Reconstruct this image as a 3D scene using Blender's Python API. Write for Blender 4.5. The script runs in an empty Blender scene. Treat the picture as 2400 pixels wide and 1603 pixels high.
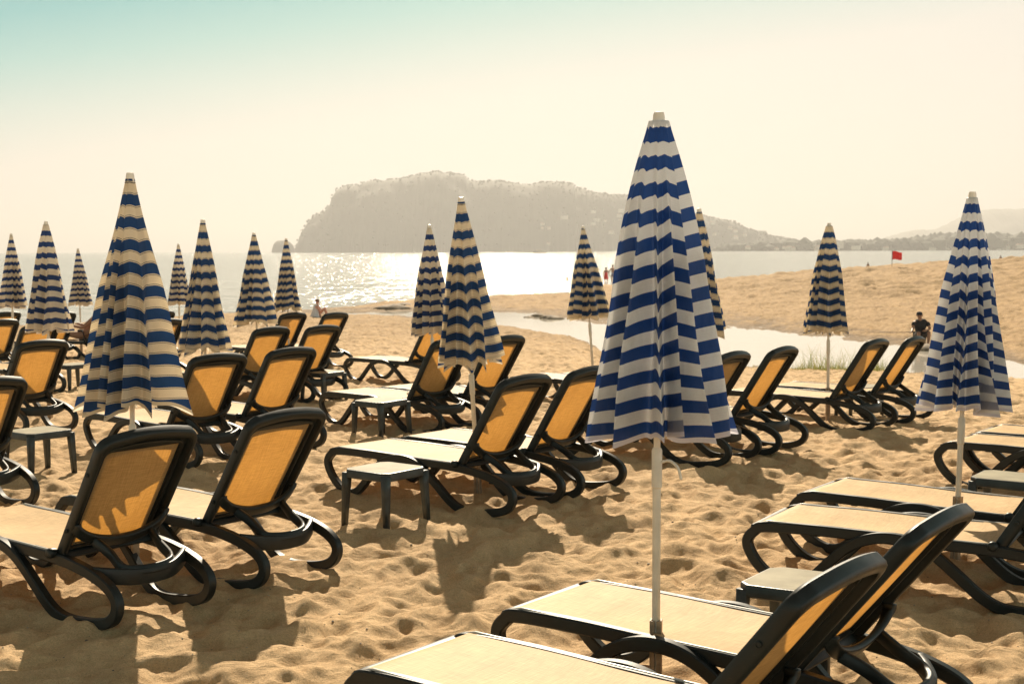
import bpy, bmesh, math, random
import numpy as np
from mathutils import Vector, Matrix

random.seed(7)
rng = np.random.default_rng(11)
R = math.radians
scene = bpy.context.scene
COL = scene.collection

# ------------------------------------------------------------------ camera
CAM_H = 1.866
FPX = 3135.0                      # focal length in pixels of a 2400 px wide frame
PITCH = 3.914
cam_d = bpy.data.cameras.new('camera')
cam_d.sensor_width = 36.0
cam_d.lens = FPX / 2400 * 36.0
cam_d.clip_start = 0.1
cam_d.clip_end = 40000
cam_d.dof.use_dof = True
cam_d.dof.focus_distance = 6.6
cam_d.dof.aperture_fstop = 8.0
cam = bpy.data.objects.new('camera', cam_d)
COL.objects.link(cam)
cam.matrix_world = (Matrix.Translation((0, 0, CAM_H)) @ Matrix.Rotation(R(90 - PITCH), 4, 'X')
                    @ Matrix.Rotation(-0.0042, 4, 'Z'))
scene.camera = cam

# ------------------------------------------------------------------ world / sun / exposure
SUN_EL, SUN_AZ = 34.0, -1.5        # elevation; azimuth from +Y, positive towards +X
world = bpy.data.worlds.new('World')
scene.world = world
world.use_nodes = True
wn, wl = world.node_tree.nodes, world.node_tree.links
wn.clear()
def wnode(t, **k):
    n = wn.new(t)
    for a, b in k.items(): setattr(n, a, b)
    return n
sky = wnode('ShaderNodeTexSky', sky_type='NISHITA')
sky.sun_disc = False
sky.sun_elevation = R(SUN_EL)
sky.sun_rotation = R(SUN_AZ)
sky.altitude = 0
sky.air_density = 1.0
sky.dust_density = 3.0
sky.ozone_density = 1.0
tint = wnode('ShaderNodeMix', data_type='RGBA', blend_type='MULTIPLY')
tint.inputs[0].default_value = 1.0
tint.inputs[7].default_value = (1.0, 0.80, 0.56, 1)
bg = wnode('ShaderNodeBackground')
bg.inputs[1].default_value = 0.10
wout = wnode('ShaderNodeOutputWorld')
wl.new(sky.outputs[0], tint.inputs[6])
# haze-whitened low sky that clears to teal away from the sun, by direction
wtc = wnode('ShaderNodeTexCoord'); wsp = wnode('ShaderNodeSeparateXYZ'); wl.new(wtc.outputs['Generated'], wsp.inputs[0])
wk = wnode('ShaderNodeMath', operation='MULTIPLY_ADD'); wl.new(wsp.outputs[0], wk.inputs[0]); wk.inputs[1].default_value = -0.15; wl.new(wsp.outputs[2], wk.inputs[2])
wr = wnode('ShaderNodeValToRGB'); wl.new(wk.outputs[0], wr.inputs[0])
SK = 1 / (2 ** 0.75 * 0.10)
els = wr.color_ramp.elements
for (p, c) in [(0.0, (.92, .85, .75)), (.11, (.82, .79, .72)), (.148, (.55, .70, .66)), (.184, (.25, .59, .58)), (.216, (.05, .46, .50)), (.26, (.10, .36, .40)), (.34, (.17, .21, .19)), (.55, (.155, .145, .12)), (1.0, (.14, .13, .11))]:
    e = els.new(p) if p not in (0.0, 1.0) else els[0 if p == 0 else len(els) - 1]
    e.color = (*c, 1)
wb = wnode('ShaderNodeMapRange'); wl.new(wsp.outputs[1], wb.inputs[0])       # unseen sky behind the camera brightened, added fill for shaded canopy fronts
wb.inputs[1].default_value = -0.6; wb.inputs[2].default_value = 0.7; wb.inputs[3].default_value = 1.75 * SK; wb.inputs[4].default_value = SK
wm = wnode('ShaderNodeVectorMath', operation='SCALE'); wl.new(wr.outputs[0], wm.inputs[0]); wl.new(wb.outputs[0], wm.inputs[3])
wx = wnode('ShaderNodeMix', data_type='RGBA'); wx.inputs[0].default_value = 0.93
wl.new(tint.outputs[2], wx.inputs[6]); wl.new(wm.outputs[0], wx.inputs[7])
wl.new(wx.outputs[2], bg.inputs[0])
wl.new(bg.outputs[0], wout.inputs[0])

sun_d = bpy.data.lights.new('sun', 'SUN')
sun_d.energy = 5.0
sun_d.angle = R(0.53)
sun_d.color = (1.0, 0.86, 0.66)
sun = bpy.data.objects.new('sun', sun_d)
COL.objects.link(sun)
sdir = Vector((math.sin(R(SUN_AZ)) * math.cos(R(SUN_EL)), math.cos(R(SUN_AZ)) * math.cos(R(SUN_EL)), math.sin(R(SUN_EL))))
sun.rotation_euler = sdir.to_track_quat('Z', 'Y').to_euler()
sun.location = (0, 60, 60)

scene.view_settings.view_transform = 'Standard'
scene.view_settings.look = 'None'
scene.view_settings.gamma = 1
scene.view_settings.exposure = 0.75
scene.render.engine = 'CYCLES'
scene.cycles.use_denoising = True
scene.cycles.max_bounces = 8
scene.cycles.diffuse_bounces = 3
scene.cycles.glossy_bounces = 3
scene.cycles.transmission_bounces = 4
scene.cycles.volume_bounces = 0
scene.cycles.transparent_max_bounces = 8
scene.cycles.sample_clamp_indirect = 6
scene.cycles.caustics_reflective = False
scene.cycles.caustics_refractive = False

# ------------------------------------------------------------------ helpers
def tag(o, label=None, cat=None, group=None, kind=None):
    if label: o['label'] = label
    if cat: o['category'] = cat
    if group: o['group'] = group
    if kind: o['kind'] = kind
    return o

def mesh_obj(name, verts, faces, mat=None, parent=None, smooth=True, uv=None):
    me = bpy.data.meshes.new(name)
    me.from_pydata([tuple(v) for v in verts], [], faces)
    if uv is not None:
        l = me.uv_layers.new(name='UVMap')
        idx = np.empty(len(me.loops), dtype=np.int32)
        me.loops.foreach_get('vertex_index', idx)
        l.data.foreach_set('uv', np.asarray(uv, dtype=np.float32)[idx].ravel())
    if smooth: me.polygons.foreach_set('use_smooth', [True] * len(me.polygons))
    me.update()
    if mat: me.materials.append(mat)
    o = bpy.data.objects.new(name, me)
    COL.objects.link(o)
    if parent: o.parent = parent
    return o

def grid_obj(name, P, mat, parent=None, uv=None, close_u=False):
    """P : (n, m, 3) array"""
    n, m = P.shape[:2]
    me = bpy.data.meshes.new(name)
    i, j = np.meshgrid(np.arange(n - 1), np.arange(m if close_u else m - 1), indexing='ij')
    j2 = (j + 1) % m
    q = np.stack([i * m + j, i * m + j2, (i + 1) * m + j2, (i + 1) * m + j], -1).reshape(-1, 4)
    me.vertices.add(n * m)
    me.vertices.foreach_set('co', P.astype(np.float32).ravel())
    me.loops.add(q.size)
    me.loops.foreach_set('vertex_index', q.astype(np.int32).ravel())
    me.polygons.add(len(q))
    me.polygons.foreach_set('loop_start', np.arange(0, q.size, 4, dtype=np.int32))
    me.polygons.foreach_set('loop_total', np.full(len(q), 4, dtype=np.int32))
    me.polygons.foreach_set('use_smooth', np.ones(len(q), dtype=bool))
    if uv is not None:
        l = me.uv_layers.new(name='UVMap')
        l.data.foreach_set('uv', uv.reshape(-1, 2)[q.ravel()].astype(np.float32).ravel())
    me.update(calc_edges=True)
    if n * m < 200000: me.validate()
    if mat: me.materials.append(mat)
    o = bpy.data.objects.new(name, me)
    COL.objects.link(o)
    if parent: o.parent = parent
    return o

def empty(name, loc=(0, 0, 0), rz=0.0):
    o = bpy.data.objects.new(name, None)
    o.empty_display_size = 0.2
    COL.objects.link(o)
    o.location = loc
    o.rotation_euler = (0, 0, rz)
    return o

def catmull(pts, n=8, closed=False):
    P = [np.array(p, float) for p in pts]
    out = []
    N = len(P)
    for i in range(N if closed else N - 1):
        if closed: p0, p1, p2, p3 = P[(i - 1) % N], P[i], P[(i + 1) % N], P[(i + 2) % N]
        else: p0, p1, p2, p3 = P[max(i - 1, 0)], P[i], P[i + 1], P[min(i + 2, N - 1)]
        for k in range(n):
            t = k / n
            out.append(0.5 * ((2 * p1) + (-p0 + p2) * t + (2 * p0 - 5 * p1 + 4 * p2 - p3) * t * t + (-p0 + 3 * p1 - 3 * p2 + p3) * t ** 3))
    if not closed: out.append(P[-1])
    return np.array(out)

def rrect(w, h, r, n=3):
    pts = []
    for cx, cy, a0 in ((w / 2 - r, h / 2 - r, 0), (-w / 2 + r, h / 2 - r, 90), (-w / 2 + r, -h / 2 + r, 180), (w / 2 - r, -h / 2 + r, 270)):
        for k in range(n + 1):
            a = R(a0 + 90 * k / n)
            pts.append((cx + r * math.cos(a), cy + r * math.sin(a)))
    return pts

def sweep(path, sec, B=(0, 1, 0), closed=False, scale=None):
    """section (b, n): b along B, n along T x B ; returns verts, faces"""
    path = np.asarray(path, float)
    n = len(path)
    B = np.array(B, float)
    V, F = [], []
    m = len(sec)
    for i in range(n):
        a = path[(i - 1) % n] if (closed or i > 0) else path[i]
        b = path[(i + 1) % n] if (closed or i < n - 1) else path[i]
        T = b - a; T /= np.linalg.norm(T) + 1e-12
        N = np.cross(B, T); N /= np.linalg.norm(N) + 1e-12
        B2 = np.cross(T, N)
        s = 1.0 if scale is None else scale[i]
        for (u, v) in sec: V.append(path[i] + B2 * u * s + N * v * s)
    for i in range(n if closed else n - 1):
        for j in range(m):
            a, b = i * m + j, i * m + (j + 1) % m
            c, d = ((i + 1) % n) * m + (j + 1) % m, ((i + 1) % n) * m + j
            F.append((a, b, c, d))
    if not closed:
        F.append(tuple(range(m))[::-1]); F.append(tuple((n - 1) * m + j for j in range(m)))
    return V, F

class MB:
    def __init__(s): s.V, s.F = [], []
    def add(s, VF):
        k = len(s.V); s.V += list(VF[0]); s.F += [tuple(i + k for i in f) for f in VF[1]]; return s
    def lathe(s, prof, seg=16, c=(0, 0, 0), M=None):
        V, F = [], []
        for (r, z) in prof:
            for k in range(seg):
                a = 2 * math.pi * k / seg
                p = Vector((r * math.cos(a), r * math.sin(a), z))
                if M is not None: p = M @ p
                V.append(np.array(p) + np.array(c))
        for i in range(len(prof) - 1):
            for k in range(seg):
                F.append((i * seg + k, i * seg + (k + 1) % seg, (i + 1) * seg + (k + 1) % seg, (i + 1) * seg + k))
        F.append(tuple(range(seg))[::-1]); F.append(tuple((len(prof) - 1) * seg + k for k in range(seg)))
        return s.add((V, F))
    def box(s, c, d, rz=0):
        x, y, z = [q / 2 for q in d]
        ca, sa = math.cos(rz), math.sin(rz)
        V = [np.array((c[0] + ca * i * x - sa * j * y, c[1] + sa * i * x + ca * j * y, c[2] + k * z)) for i in (-1, 1) for j in (-1, 1) for k in (-1, 1)]
        return s.add((V, [(0, 1, 3, 2), (4, 6, 7, 5), (0, 4, 5, 1), (2, 3, 7, 6), (0, 2, 6, 4), (1, 5, 7, 3)]))
    def build(s, name, mat, parent=None, smooth=True, bevel=0):
        o = mesh_obj(name, s.V, s.F, mat, parent, smooth)
        if smooth and bevel:
            o.data.set_sharp_from_angle(angle=R(bevel))
        return o

# ------------------------------------------------------------------ materials
def new_mat(name):
    m = bpy.data.materials.new(name)
    m.use_nodes = True
    nt = m.node_tree
    nt.nodes.clear()
    return m, nt, nt.nodes, nt.links
def N(nt, t, ins=None, **k):
    n = nt.nodes.new(t)
    for a, b in k.items(): setattr(n, a, b)
    if ins:
        for a, b in ins.items():
            if isinstance(b, bpy.types.NodeSocket): nt.links.new(b, n.inputs[a])
            else: n.inputs[a].default_value = b
    return n
def ramp(nt, fac, stops):
    r = nt.nodes.new('ShaderNodeValToRGB')
    e = r.color_ramp.elements
    while len(e) < len(stops): e.new(0.5)
    for q, (p, c) in zip(e, stops):
        q.position = p; q.color = (*c, 1) if len(c) == 3 else c
    nt.links.new(fac, r.inputs[0])
    return r.outputs[0]
def math_n(nt, op, a, b=None, c=None, clamp=False):
    n = nt.nodes.new('ShaderNodeMath'); n.operation = op; n.use_clamp = clamp
    for i, v in enumerate((a, b, c)):
        if v is None: continue
        if isinstance(v, bpy.types.NodeSocket): nt.links.new(v, n.inputs[i])
        else: n.inputs[i].default_value = v
    return n.outputs[0]
def mixc(nt, f, a, b, blend='MIX'):
    n = nt.nodes.new('ShaderNodeMix'); n.data_type = 'RGBA'; n.blend_type = blend
    for i, v in ((0, f), (6, a), (7, b)):
        if isinstance(v, bpy.types.NodeSocket): nt.links.new(v, n.inputs[i])
        else: n.inputs[i].default_value = v if i == 0 else ((*v, 1) if len(v) == 3 else v)
    return n.outputs[2]
def simple(name, col, rough=0.6, var=0.15, scale=8.0, bump=0.0, bscale=40, spec=0.5, metal=0, coat=0):
    m, nt, ns, ls = new_mat(name)
    tc = N(nt, 'ShaderNodeTexCoord')
    nz = N(nt, 'ShaderNodeTexNoise', {'Vector': tc.outputs['Object'], 'Scale': scale, 'Detail': 5.0})
    dark = tuple(c * (1 - var) for c in col); lite = tuple(min(1, c * (1 + var)) for c in col)
    c = ramp(nt, nz.outputs[0], [(0.35, dark), (0.65, lite)])
    p = N(nt, 'ShaderNodeBsdfPrincipled', {'Base Color': c, 'Roughness': rough, 'Specular IOR Level': spec, 'Metallic': metal})
    if bump:
        n2 = N(nt, 'ShaderNodeTexNoise', {'Vector': tc.outputs['Object'], 'Scale': bscale, 'Detail': 3.0})
        b = N(nt, 'ShaderNodeBump', {'Height': n2.outputs[0], 'Strength': bump, 'Distance': 0.01})
        ls.new(b.outputs[0], p.inputs['Normal'])
    o = N(nt, 'ShaderNodeOutputMaterial')
    ls.new(p.outputs[0], o.inputs[0])
    return m

def sand_mat():
    m, nt, ns, ls = new_mat('sand')
    g = N(nt, 'ShaderNodeNewGeometry')
    pos = g.outputs['Position']
    big = N(nt, 'ShaderNodeTexNoise', {'Vector': pos, 'Scale': 0.35, 'Detail': 4.0})
    mid = N(nt, 'ShaderNodeTexNoise', {'Vector': pos, 'Scale': 9.0, 'Detail': 6.0, 'Roughness': 0.65})
    fine = N(nt, 'ShaderNodeTexNoise', {'Vector': pos, 'Scale': 420.0, 'Detail': 3.0})
    c1 = ramp(nt, mid.outputs[0], [(0.3, (0.60, 0.405, 0.215)), (0.7, (0.71, 0.50, 0.285))])
    c2 = mixc(nt, math_n(nt, 'MULTIPLY', big.outputs[0], 0.35), c1, (0.48, 0.32, 0.165))
    spk = ramp(nt, fine.outputs[0], [(0.3, (0.62, 0.60, 0.57)), (0.5, (1, 1, 1)), (0.72, (1.25, 1.22, 1.15))])
    c3 = mixc(nt, 1.0, c2, spk, 'MULTIPLY')
    g2 = N(nt, 'ShaderNodeTexNoise', {'Vector': pos, 'Scale': 95.0, 'Detail': 5.0, 'Roughness': 0.8})
    c3 = mixc(nt, 1.0, c3, ramp(nt, g2.outputs[0], [(0.36, (0.80, 0.78, 0.75)), (0.5, (1, 1, 1)), (0.64, (1.14, 1.13, 1.10))]), 'MULTIPLY')
    # coarser, browner sand on the bank across the lagoon
    yy_ = N(nt, 'ShaderNodeSeparateXYZ', {'Vector': pos}).outputs[1]
    bank = N(nt, 'ShaderNodeMapRange', {'Value': math_n(nt, 'MULTIPLY_ADD', big.outputs[0], 8.0, yy_), 'From Min': 30.0, 'From Max': 50.0}).outputs[0]
    c3 = mixc(nt, math_n(nt, 'MULTIPLY', bank, 0.85), c3, mixc(nt, 1.0, c3, (0.60, 0.565, 0.49), 'MULTIPLY'))
    # damp sand near the water line
    z = N(nt, 'ShaderNodeSeparateXYZ', {'Vector': pos}).outputs[2]
    wn_ = math_n(nt, 'MULTIPLY_ADD', mid.outputs[0], 0.10, z)
    wet = N(nt, 'ShaderNodeMapRange', {'Value': wn_, 'From Min': -1.36, 'From Max': -1.26, 'To Min': 1.0, 'To Max': 0.0}).outputs[0]
    c4 = mixc(nt, wet, c3, (0.23, 0.16, 0.095))
    trk_shade = N(nt, 'ShaderNodeTexNoise', {'Vector': N(nt, 'ShaderNodeMapping', {'Vector': pos, 'Scale': (1.9, .55, 1)}).outputs[0], 'Scale': 1.0, 'Detail': 6.0, 'Roughness': 0.75})
    c4 = mixc(nt, 1.0, c4, ramp(nt, trk_shade.outputs[0], [(0.34, (0.80, 0.78, 0.75)), (0.5, (1, 1, 1)), (0.66, (1.10, 1.09, 1.06))]), 'MULTIPLY')  # mottled tone painted in for the shading of distant footprints
    p = N(nt, 'ShaderNodeBsdfPrincipled', {'Base Color': c4, 'Roughness': 0.9, 'Specular IOR Level': 0.25})
    h1 = N(nt, 'ShaderNodeTexNoise', {'Vector': pos, 'Scale': 5.0, 'Detail': 6.0, 'Roughness': 0.62, 'Distortion': 0.4})
    h2 = N(nt, 'ShaderNodeTexNoise', {'Vector': pos, 'Scale': 110.0, 'Detail': 6.0, 'Roughness': 0.8})
    b1 = N(nt, 'ShaderNodeBump', {'Height': h1.outputs[0], 'Strength': 0.75, 'Distance': 0.09})
    b2 = N(nt, 'ShaderNodeBump', {'Height': h2.outputs[0], 'Strength': 0.9, 'Distance': 0.010, 'Normal': b1.outputs[0]})
    ls.new(b2.outputs[0], p.inputs['Normal'])
    o = N(nt, 'ShaderNodeOutputMaterial'); ls.new(p.outputs[0], o.inputs[0])
    return m

def water_mat(name, waves, rough, base):
    m, nt, ns, ls = new_mat(name)
    g = N(nt, 'ShaderNodeNewGeometry')
    pos = g.outputs['Position']
    nrm = None
    for (sx, sy, strength, dist) in waves:
        mp = N(nt, 'ShaderNodeMapping', {'Vector': pos, 'Scale': (sx, sy, 1), 'Rotation': (0, 0, R(12))})
        nz = N(nt, 'ShaderNodeTexNoise', {'Vector': mp.outputs[0], 'Scale': 1.0, 'Detail': 3.0, 'Roughness': 0.6})
        ins = {'Height': nz.outputs[0], 'Strength': strength, 'Distance': dist}
        if nrm is not None: ins['Normal'] = nrm
        nrm = N(nt, 'ShaderNodeBump', ins).outputs[0]
    p = N(nt, 'ShaderNodeBsdfPrincipled', {'Base Color': (*base, 1), 'Roughness': rough, 'IOR': 1.33, 'Specular IOR Level': 0.5})
    if nrm is not None: ls.new(nrm, p.inputs['Normal'])
    o = N(nt, 'ShaderNodeOutputMaterial'); ls.new(p.outputs[0], o.inputs[0])
    return m

def mesh_fabric(name, col, trans, tf=0.45):
    m, nt, ns, ls = new_mat(name)
    tc = N(nt, 'ShaderNodeTexCoord')
    ob = tc.outputs['Object']
    s1 = N(nt, 'ShaderNodeTexNoise', {'Vector': N(nt, 'ShaderNodeMapping', {'Vector': ob, 'Scale': (260, 9, 260)}).outputs[0], 'Scale': 1.0, 'Detail': 2.0})
    s2 = N(nt, 'ShaderNodeTexNoise', {'Vector': N(nt, 'ShaderNodeMapping', {'Vector': ob, 'Scale': (9, 260, 9)}).outputs[0], 'Scale': 1.0, 'Detail': 2.0})
    blot = N(nt, 'ShaderNodeTexNoise', {'Vector': ob, 'Scale': 3.0, 'Detail': 5.0, 'Roughness': 0.6})
    w = math_n(nt, 'ADD', s1.outputs[0], s2.outputs[0])
    w = math_n(nt, 'MULTIPLY', w, 0.5)
    wv = ramp(nt, w, [(0.36, (0.74, 0.72, 0.68)), (0.64, (1.12, 1.12, 1.1))])
    bl = ramp(nt, blot.outputs[0], [(0.3, (0.86, 0.84, 0.82)), (0.62, (1.0, 1.0, 1.0))])
    dc = mixc(nt, 1.0, mixc(nt, 1.0, col, wv, 'MULTIPLY'), bl, 'MULTIPLY')
    tcx = mixc(nt, 1.0, mixc(nt, 1.0, trans, wv, 'MULTIPLY'), bl, 'MULTIPLY')
    wrk = N(nt, 'ShaderNodeTexNoise', {'Vector': N(nt, 'ShaderNodeMapping', {'Vector': ob, 'Scale': (6, 1.8, 6)}).outputs[0], 'Scale': 1.0, 'Detail': 3.0})
    bw = N(nt, 'ShaderNodeBump', {'Height': wrk.outputs[0], 'Strength': 0.5, 'Distance': 0.012})
    bmp = N(nt, 'ShaderNodeBump', {'Height': w, 'Strength': 0.3, 'Distance': 0.002, 'Normal': bw.outputs[0]})
    d = N(nt, 'ShaderNodeBsdfPrincipled', {'Base Color': dc, 'Roughness': 0.6, 'Specular IOR Level': 0.12, 'Normal': bmp.outputs[0]})
    t = N(nt, 'ShaderNodeBsdfTranslucent', {'Color': tcx})
    mx = N(nt, 'ShaderNodeMixShader', {0: tf, 1: d.outputs[0], 2: t.outputs[0]})
    o = N(nt, 'ShaderNodeOutputMaterial'); ls.new(mx.outputs[0], o.inputs[0])
    return m

def canopy_mat(name, white, blue, period, frac, off, collar, lines, inner, tf, gloss, hem):
    m, nt, ns, ls = new_mat(name)
    uv = N(nt, 'ShaderNodeUVMap')
    sep = N(nt, 'ShaderNodeSeparateXYZ', {'Vector': uv.outputs[0]})
    v = sep.outputs[1]
    tc = N(nt, 'ShaderNodeTexCoord')
    f = math_n(nt, 'FRACT', math_n(nt, 'DIVIDE', math_n(nt, 'ADD', v, 4 * period - off), period))
    isb = math_n(nt, 'LESS_THAN', f, frac)
    isb = math_n(nt, 'MULTIPLY', isb, math_n(nt, 'GREATER_THAN', v, off - .004))
    isb = math_n(nt, 'MAXIMUM', isb, math_n(nt, 'LESS_THAN', v, collar))
    c = mixc(nt, isb, white, blue)
    if lines:
        w = 0.011
        a = math_n(nt, 'COMPARE', f, frac + 0.055, w)
        b = math_n(nt, 'COMPARE', f, 1 - 0.055, w)
        c = mixc(nt, math_n(nt, 'MAXIMUM', a, b), c, (0.03, 0.035, 0.07))
    # faded, slightly soiled cloth
    fade = N(nt, 'ShaderNodeTexNoise', {'Vector': tc.outputs['Object'], 'Scale': 5.0, 'Detail': 6.0, 'Roughness': 0.65})
    c = mixc(nt, 1.0, c, ramp(nt, fade.outputs[0], [(0.3, (0.84, 0.82, 0.79)), (0.55, (1, 1, 1))]), 'MULTIPLY')
    yarn = N(nt, 'ShaderNodeTexNoise', {'Vector': N(nt, 'ShaderNodeMapping', {'Vector': uv.outputs[0], 'Scale': (60, 500, 1)}).outputs[0], 'Scale': 1.0, 'Detail': 2.0})
    c = mixc(nt, 0.5, c, ramp(nt, yarn.outputs[0], [(0.35, (0.82, 0.82, 0.82)), (0.65, (1.12, 1.12, 1.12))]), 'MULTIPLY')
    g = N(nt, 'ShaderNodeNewGeometry')
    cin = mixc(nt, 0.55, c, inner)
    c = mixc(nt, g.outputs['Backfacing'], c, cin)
    edge = math_n(nt, 'GREATER_THAN', sep.outputs[0], 0.5)     # hem piping flag stored in u
    c = mixc(nt, edge, c, hem)
    crk = N(nt, 'ShaderNodeTexNoise', {'Vector': N(nt, 'ShaderNodeMapping', {'Vector': tc.outputs['Object'], 'Scale': (14, 14, 5)}).outputs[0], 'Scale': 1.0, 'Detail': 4.0})
    bmp = N(nt, 'ShaderNodeBump', {'Height': crk.outputs[0], 'Strength': 0.5, 'Distance': 0.02})
    d = N(nt, 'ShaderNodeBsdfPrincipled', {'Base Color': c, 'Roughness': gloss, 'Specular IOR Level': 0.4, 'Normal': bmp.outputs[0]})
    t = N(nt, 'ShaderNodeBsdfTranslucent', {'Color': c, 'Normal': bmp.outputs[0]})
    mx = N(nt, 'ShaderNodeMixShader', {0: tf, 1: d.outputs[0], 2: t.outputs[0]})
    o = N(nt, 'ShaderNodeOutputMaterial'); ls.new(mx.outputs[0], o.inputs[0])
    return m

def plastic_mat():
    m, nt, ns, ls = new_mat('dark_green_plastic')
    tc = N(nt, 'ShaderNodeTexCoord')
    nz = N(nt, 'ShaderNodeTexNoise', {'Vector': tc.outputs['Object'], 'Scale': 6.0, 'Detail': 8.0, 'Roughness': 0.7})
    sc = N(nt, 'ShaderNodeTexNoise', {'Vector': N(nt, 'ShaderNodeMapping', {'Vector': tc.outputs['Object'], 'Scale': (30, 30, 180)}).outputs[0], 'Scale': 1.0, 'Detail': 4.0})
    c = ramp(nt, nz.outputs[0], [(0.40, (0.005, 0.008, 0.008)), (0.62, (0.010, 0.015, 0.014)), (0.85, (0.028, 0.028, 0.024))])
    c = mixc(nt, ramp(nt, sc.outputs[0], [(0.6, (0, 0, 0)), (0.8, (0.35, 0.35, 0.35))]), c, (0.06, 0.06, 0.052))
    rg = ramp(nt, nz.outputs[0], [(0.3, (0.34, 0.34, 0.34)), (0.7, (0.55, 0.55, 0.55))])
    p = N(nt, 'ShaderNodeBsdfPrincipled', {'Base Color': c, 'Roughness': rg, 'Specular IOR Level': 0.38})
    b = N(nt, 'ShaderNodeBump', {'Height': sc.outputs[0], 'Strength': 0.12, 'Distance': 0.003})
    ls.new(b.outputs[0], p.inputs['Normal'])
    o = N(nt, 'ShaderNodeOutputMaterial'); ls.new(p.outputs[0], o.inputs[0])
    return m

M = {}
M['sand'] = sand_mat()
M['sea'] = water_mat('sea_water', [(0.05, 0.12, 0.6, 1.5), (0.28, 0.42, 1.0, 0.70), (0.9, 1.5, 0.8, 0.16)], 0.10, (0.33, 0.33, 0.29))
M['lagoon'] = water_mat('lagoon_water', [(0.8, 1.6, 0.06, 0.05)], 0.06, (0.58, 0.53, 0.45))
M['plastic'] = plastic_mat()
M['seat'] = mesh_fabric('seat_mesh_fabric', (0.71, 0.505, 0.275), (0.60, 0.30, 0.07), 0.16)
M['back'] = mesh_fabric('back_mesh_fabric', (0.62, 0.44, 0.23), (0.50, 0.235, 0.045), 0.54)
M['trim'] = simple('grey_trim', (0.50, 0.47, 0.42), 0.35, 0.1)
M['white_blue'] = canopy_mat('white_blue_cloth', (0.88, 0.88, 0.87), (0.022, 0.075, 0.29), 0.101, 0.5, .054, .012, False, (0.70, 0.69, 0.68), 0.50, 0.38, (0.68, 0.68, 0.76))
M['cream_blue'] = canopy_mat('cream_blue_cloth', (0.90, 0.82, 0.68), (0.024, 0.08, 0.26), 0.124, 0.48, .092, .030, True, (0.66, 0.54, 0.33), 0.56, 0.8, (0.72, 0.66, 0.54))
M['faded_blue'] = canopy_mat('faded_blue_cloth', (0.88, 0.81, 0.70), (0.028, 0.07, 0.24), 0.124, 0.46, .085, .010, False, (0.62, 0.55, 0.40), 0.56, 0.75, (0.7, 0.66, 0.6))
M['pole'] = simple('cream_pole', (0.70, 0.63, 0.52), 0.35, 0.08, 12)
M['cap'] = simple('white_cap', (0.88, 0.80, 0.68), 0.4, 0.08, 12)
M['socket'] = simple('brown_socket', (0.36, 0.26, 0.165), 0.6, 0.4, 14, 0.3)
M['table'] = simple('grey_green_table', (0.030, 0.036, 0.033), 0.42, 0.45, 9, 0.15, 60)
M['table_top'] = simple('dusty_table_top', (0.30, 0.265, 0.18), 0.65, 0.15, 7, 0.1, 60, 0.12)

# ------------------------------------------------------------------ terrain
def interp(x, pts): 
    a = np.array(pts); return np.interp(x, a[:, 0], a[:, 1])
NEAR = [(-0.6, 62), (-0.3832, 61.1), (-0.3209, 64.1), (-0.16, 70), (-0.1212, 69.3), (-0.0772, 66.6), (-0.0383, 62.7), (-0.0086, 58.3), (0.0093, 55.4), (0.0339, 51.9), (0.054, 48.2),
        (0.0633, 45.0), (0.069, 41.7), (0.1152, 38.9), (0.1802, 37.2), (0.2131, 36.5), (0.2682, 36.2), (0.3131, 34.8), (0.3843, 33.6), (0.7, 31)]
FAR = [(-0.6, 62.5), (-0.3832, 61.6), (-0.16, 71), (-0.1212, 71.5), (-0.1036, 72.3), (-0.0765, 72.7), (-0.0127, 72.2), (0.0173, 71.0), (0.0208, 68), (0.0298, 66.8), (0.0639, 61.1), (0.1534, 57.8),
       (0.1831, 55.6), (0.217, 52.1), (0.2596, 48.0), (0.30, 45.0), (0.3702, 39.8), (0.384, 38.2), (0.7, 35)]
SHORE = [(-0.6, 58), (-0.3832, 61.1), (-0.3209, 64.1), (-0.1467, 79.4), (-0.1211, 83.6), (-0.0723, 95.2), (0.0001, 102.2), (0.0407, 111.9), (0.0716, 120.3), (0.155, 150), (0.22, 180), (0.30, 235), (0.40, 300), (0.7, 340)]
CREST = [(-0.6, -1.5), (-0.15, -1.42), (-0.1, -1.30), (0.0, -1.10), (0.07, -1.2), (0.153, -0.90), (0.2207, -0.28), (0.284, 0.22), (0.383, 0.85), (0.7, 2.2)]
def sstep(t):
    t = np.clip(t, 0, 1); return t * t * (3 - 2 * t)
def base_z(X, Y):
    Ys = np.maximum(Y, 1.0)
    u = X / Ys
    n, f, s = interp(u, NEAR), interp(u, FAR), interp(u, SHORE)
    cz = interp(u, CREST)
    t = np.clip((Y - 12) / np.maximum(n - 12, 1), 0, 1)
    z1 = -1.42 * t ** 1.3
    chan = -1.42 - 0.25 * np.sin(np.pi * np.clip((Y - n) / np.maximum(f - n, .1), 0, 1))
    yc = np.where(s > 118, 118 + 0 * s, f + (s - f) * 0.45)
    up = -1.42 + (cz + 1.42) * (0.75 * np.clip((Y - f) / np.maximum(yc - f, 1), 0, 1) + .25 * sstep((Y - f) / np.maximum(yc - f, 1)))
    dn = cz + (-1.56 - cz) * sstep((Y - yc) / np.maximum(s - yc, 1))
    z = np.where(Y < n, z1, np.where(Y < f, chan, np.where(Y < yc, up, np.where(Y < s, dn, -1.56 - 0.03 * (Y - s)))))
    left = u < -0.158        # open shore on the left: straight into the sea
    zl = np.where(Y < s, -1.5 * np.clip((Y - 12) / np.maximum(s - 12, 1), 0, 1) ** 1.3, -1.5 - 0.04 * (Y - s))
    w = sstep((u + 0.20) / 0.05)
    return zl * (1 - w) + z * w
def ground(x, y): return float(base_z(np.array([float(x)]), np.array([float(y)]))[0])

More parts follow.
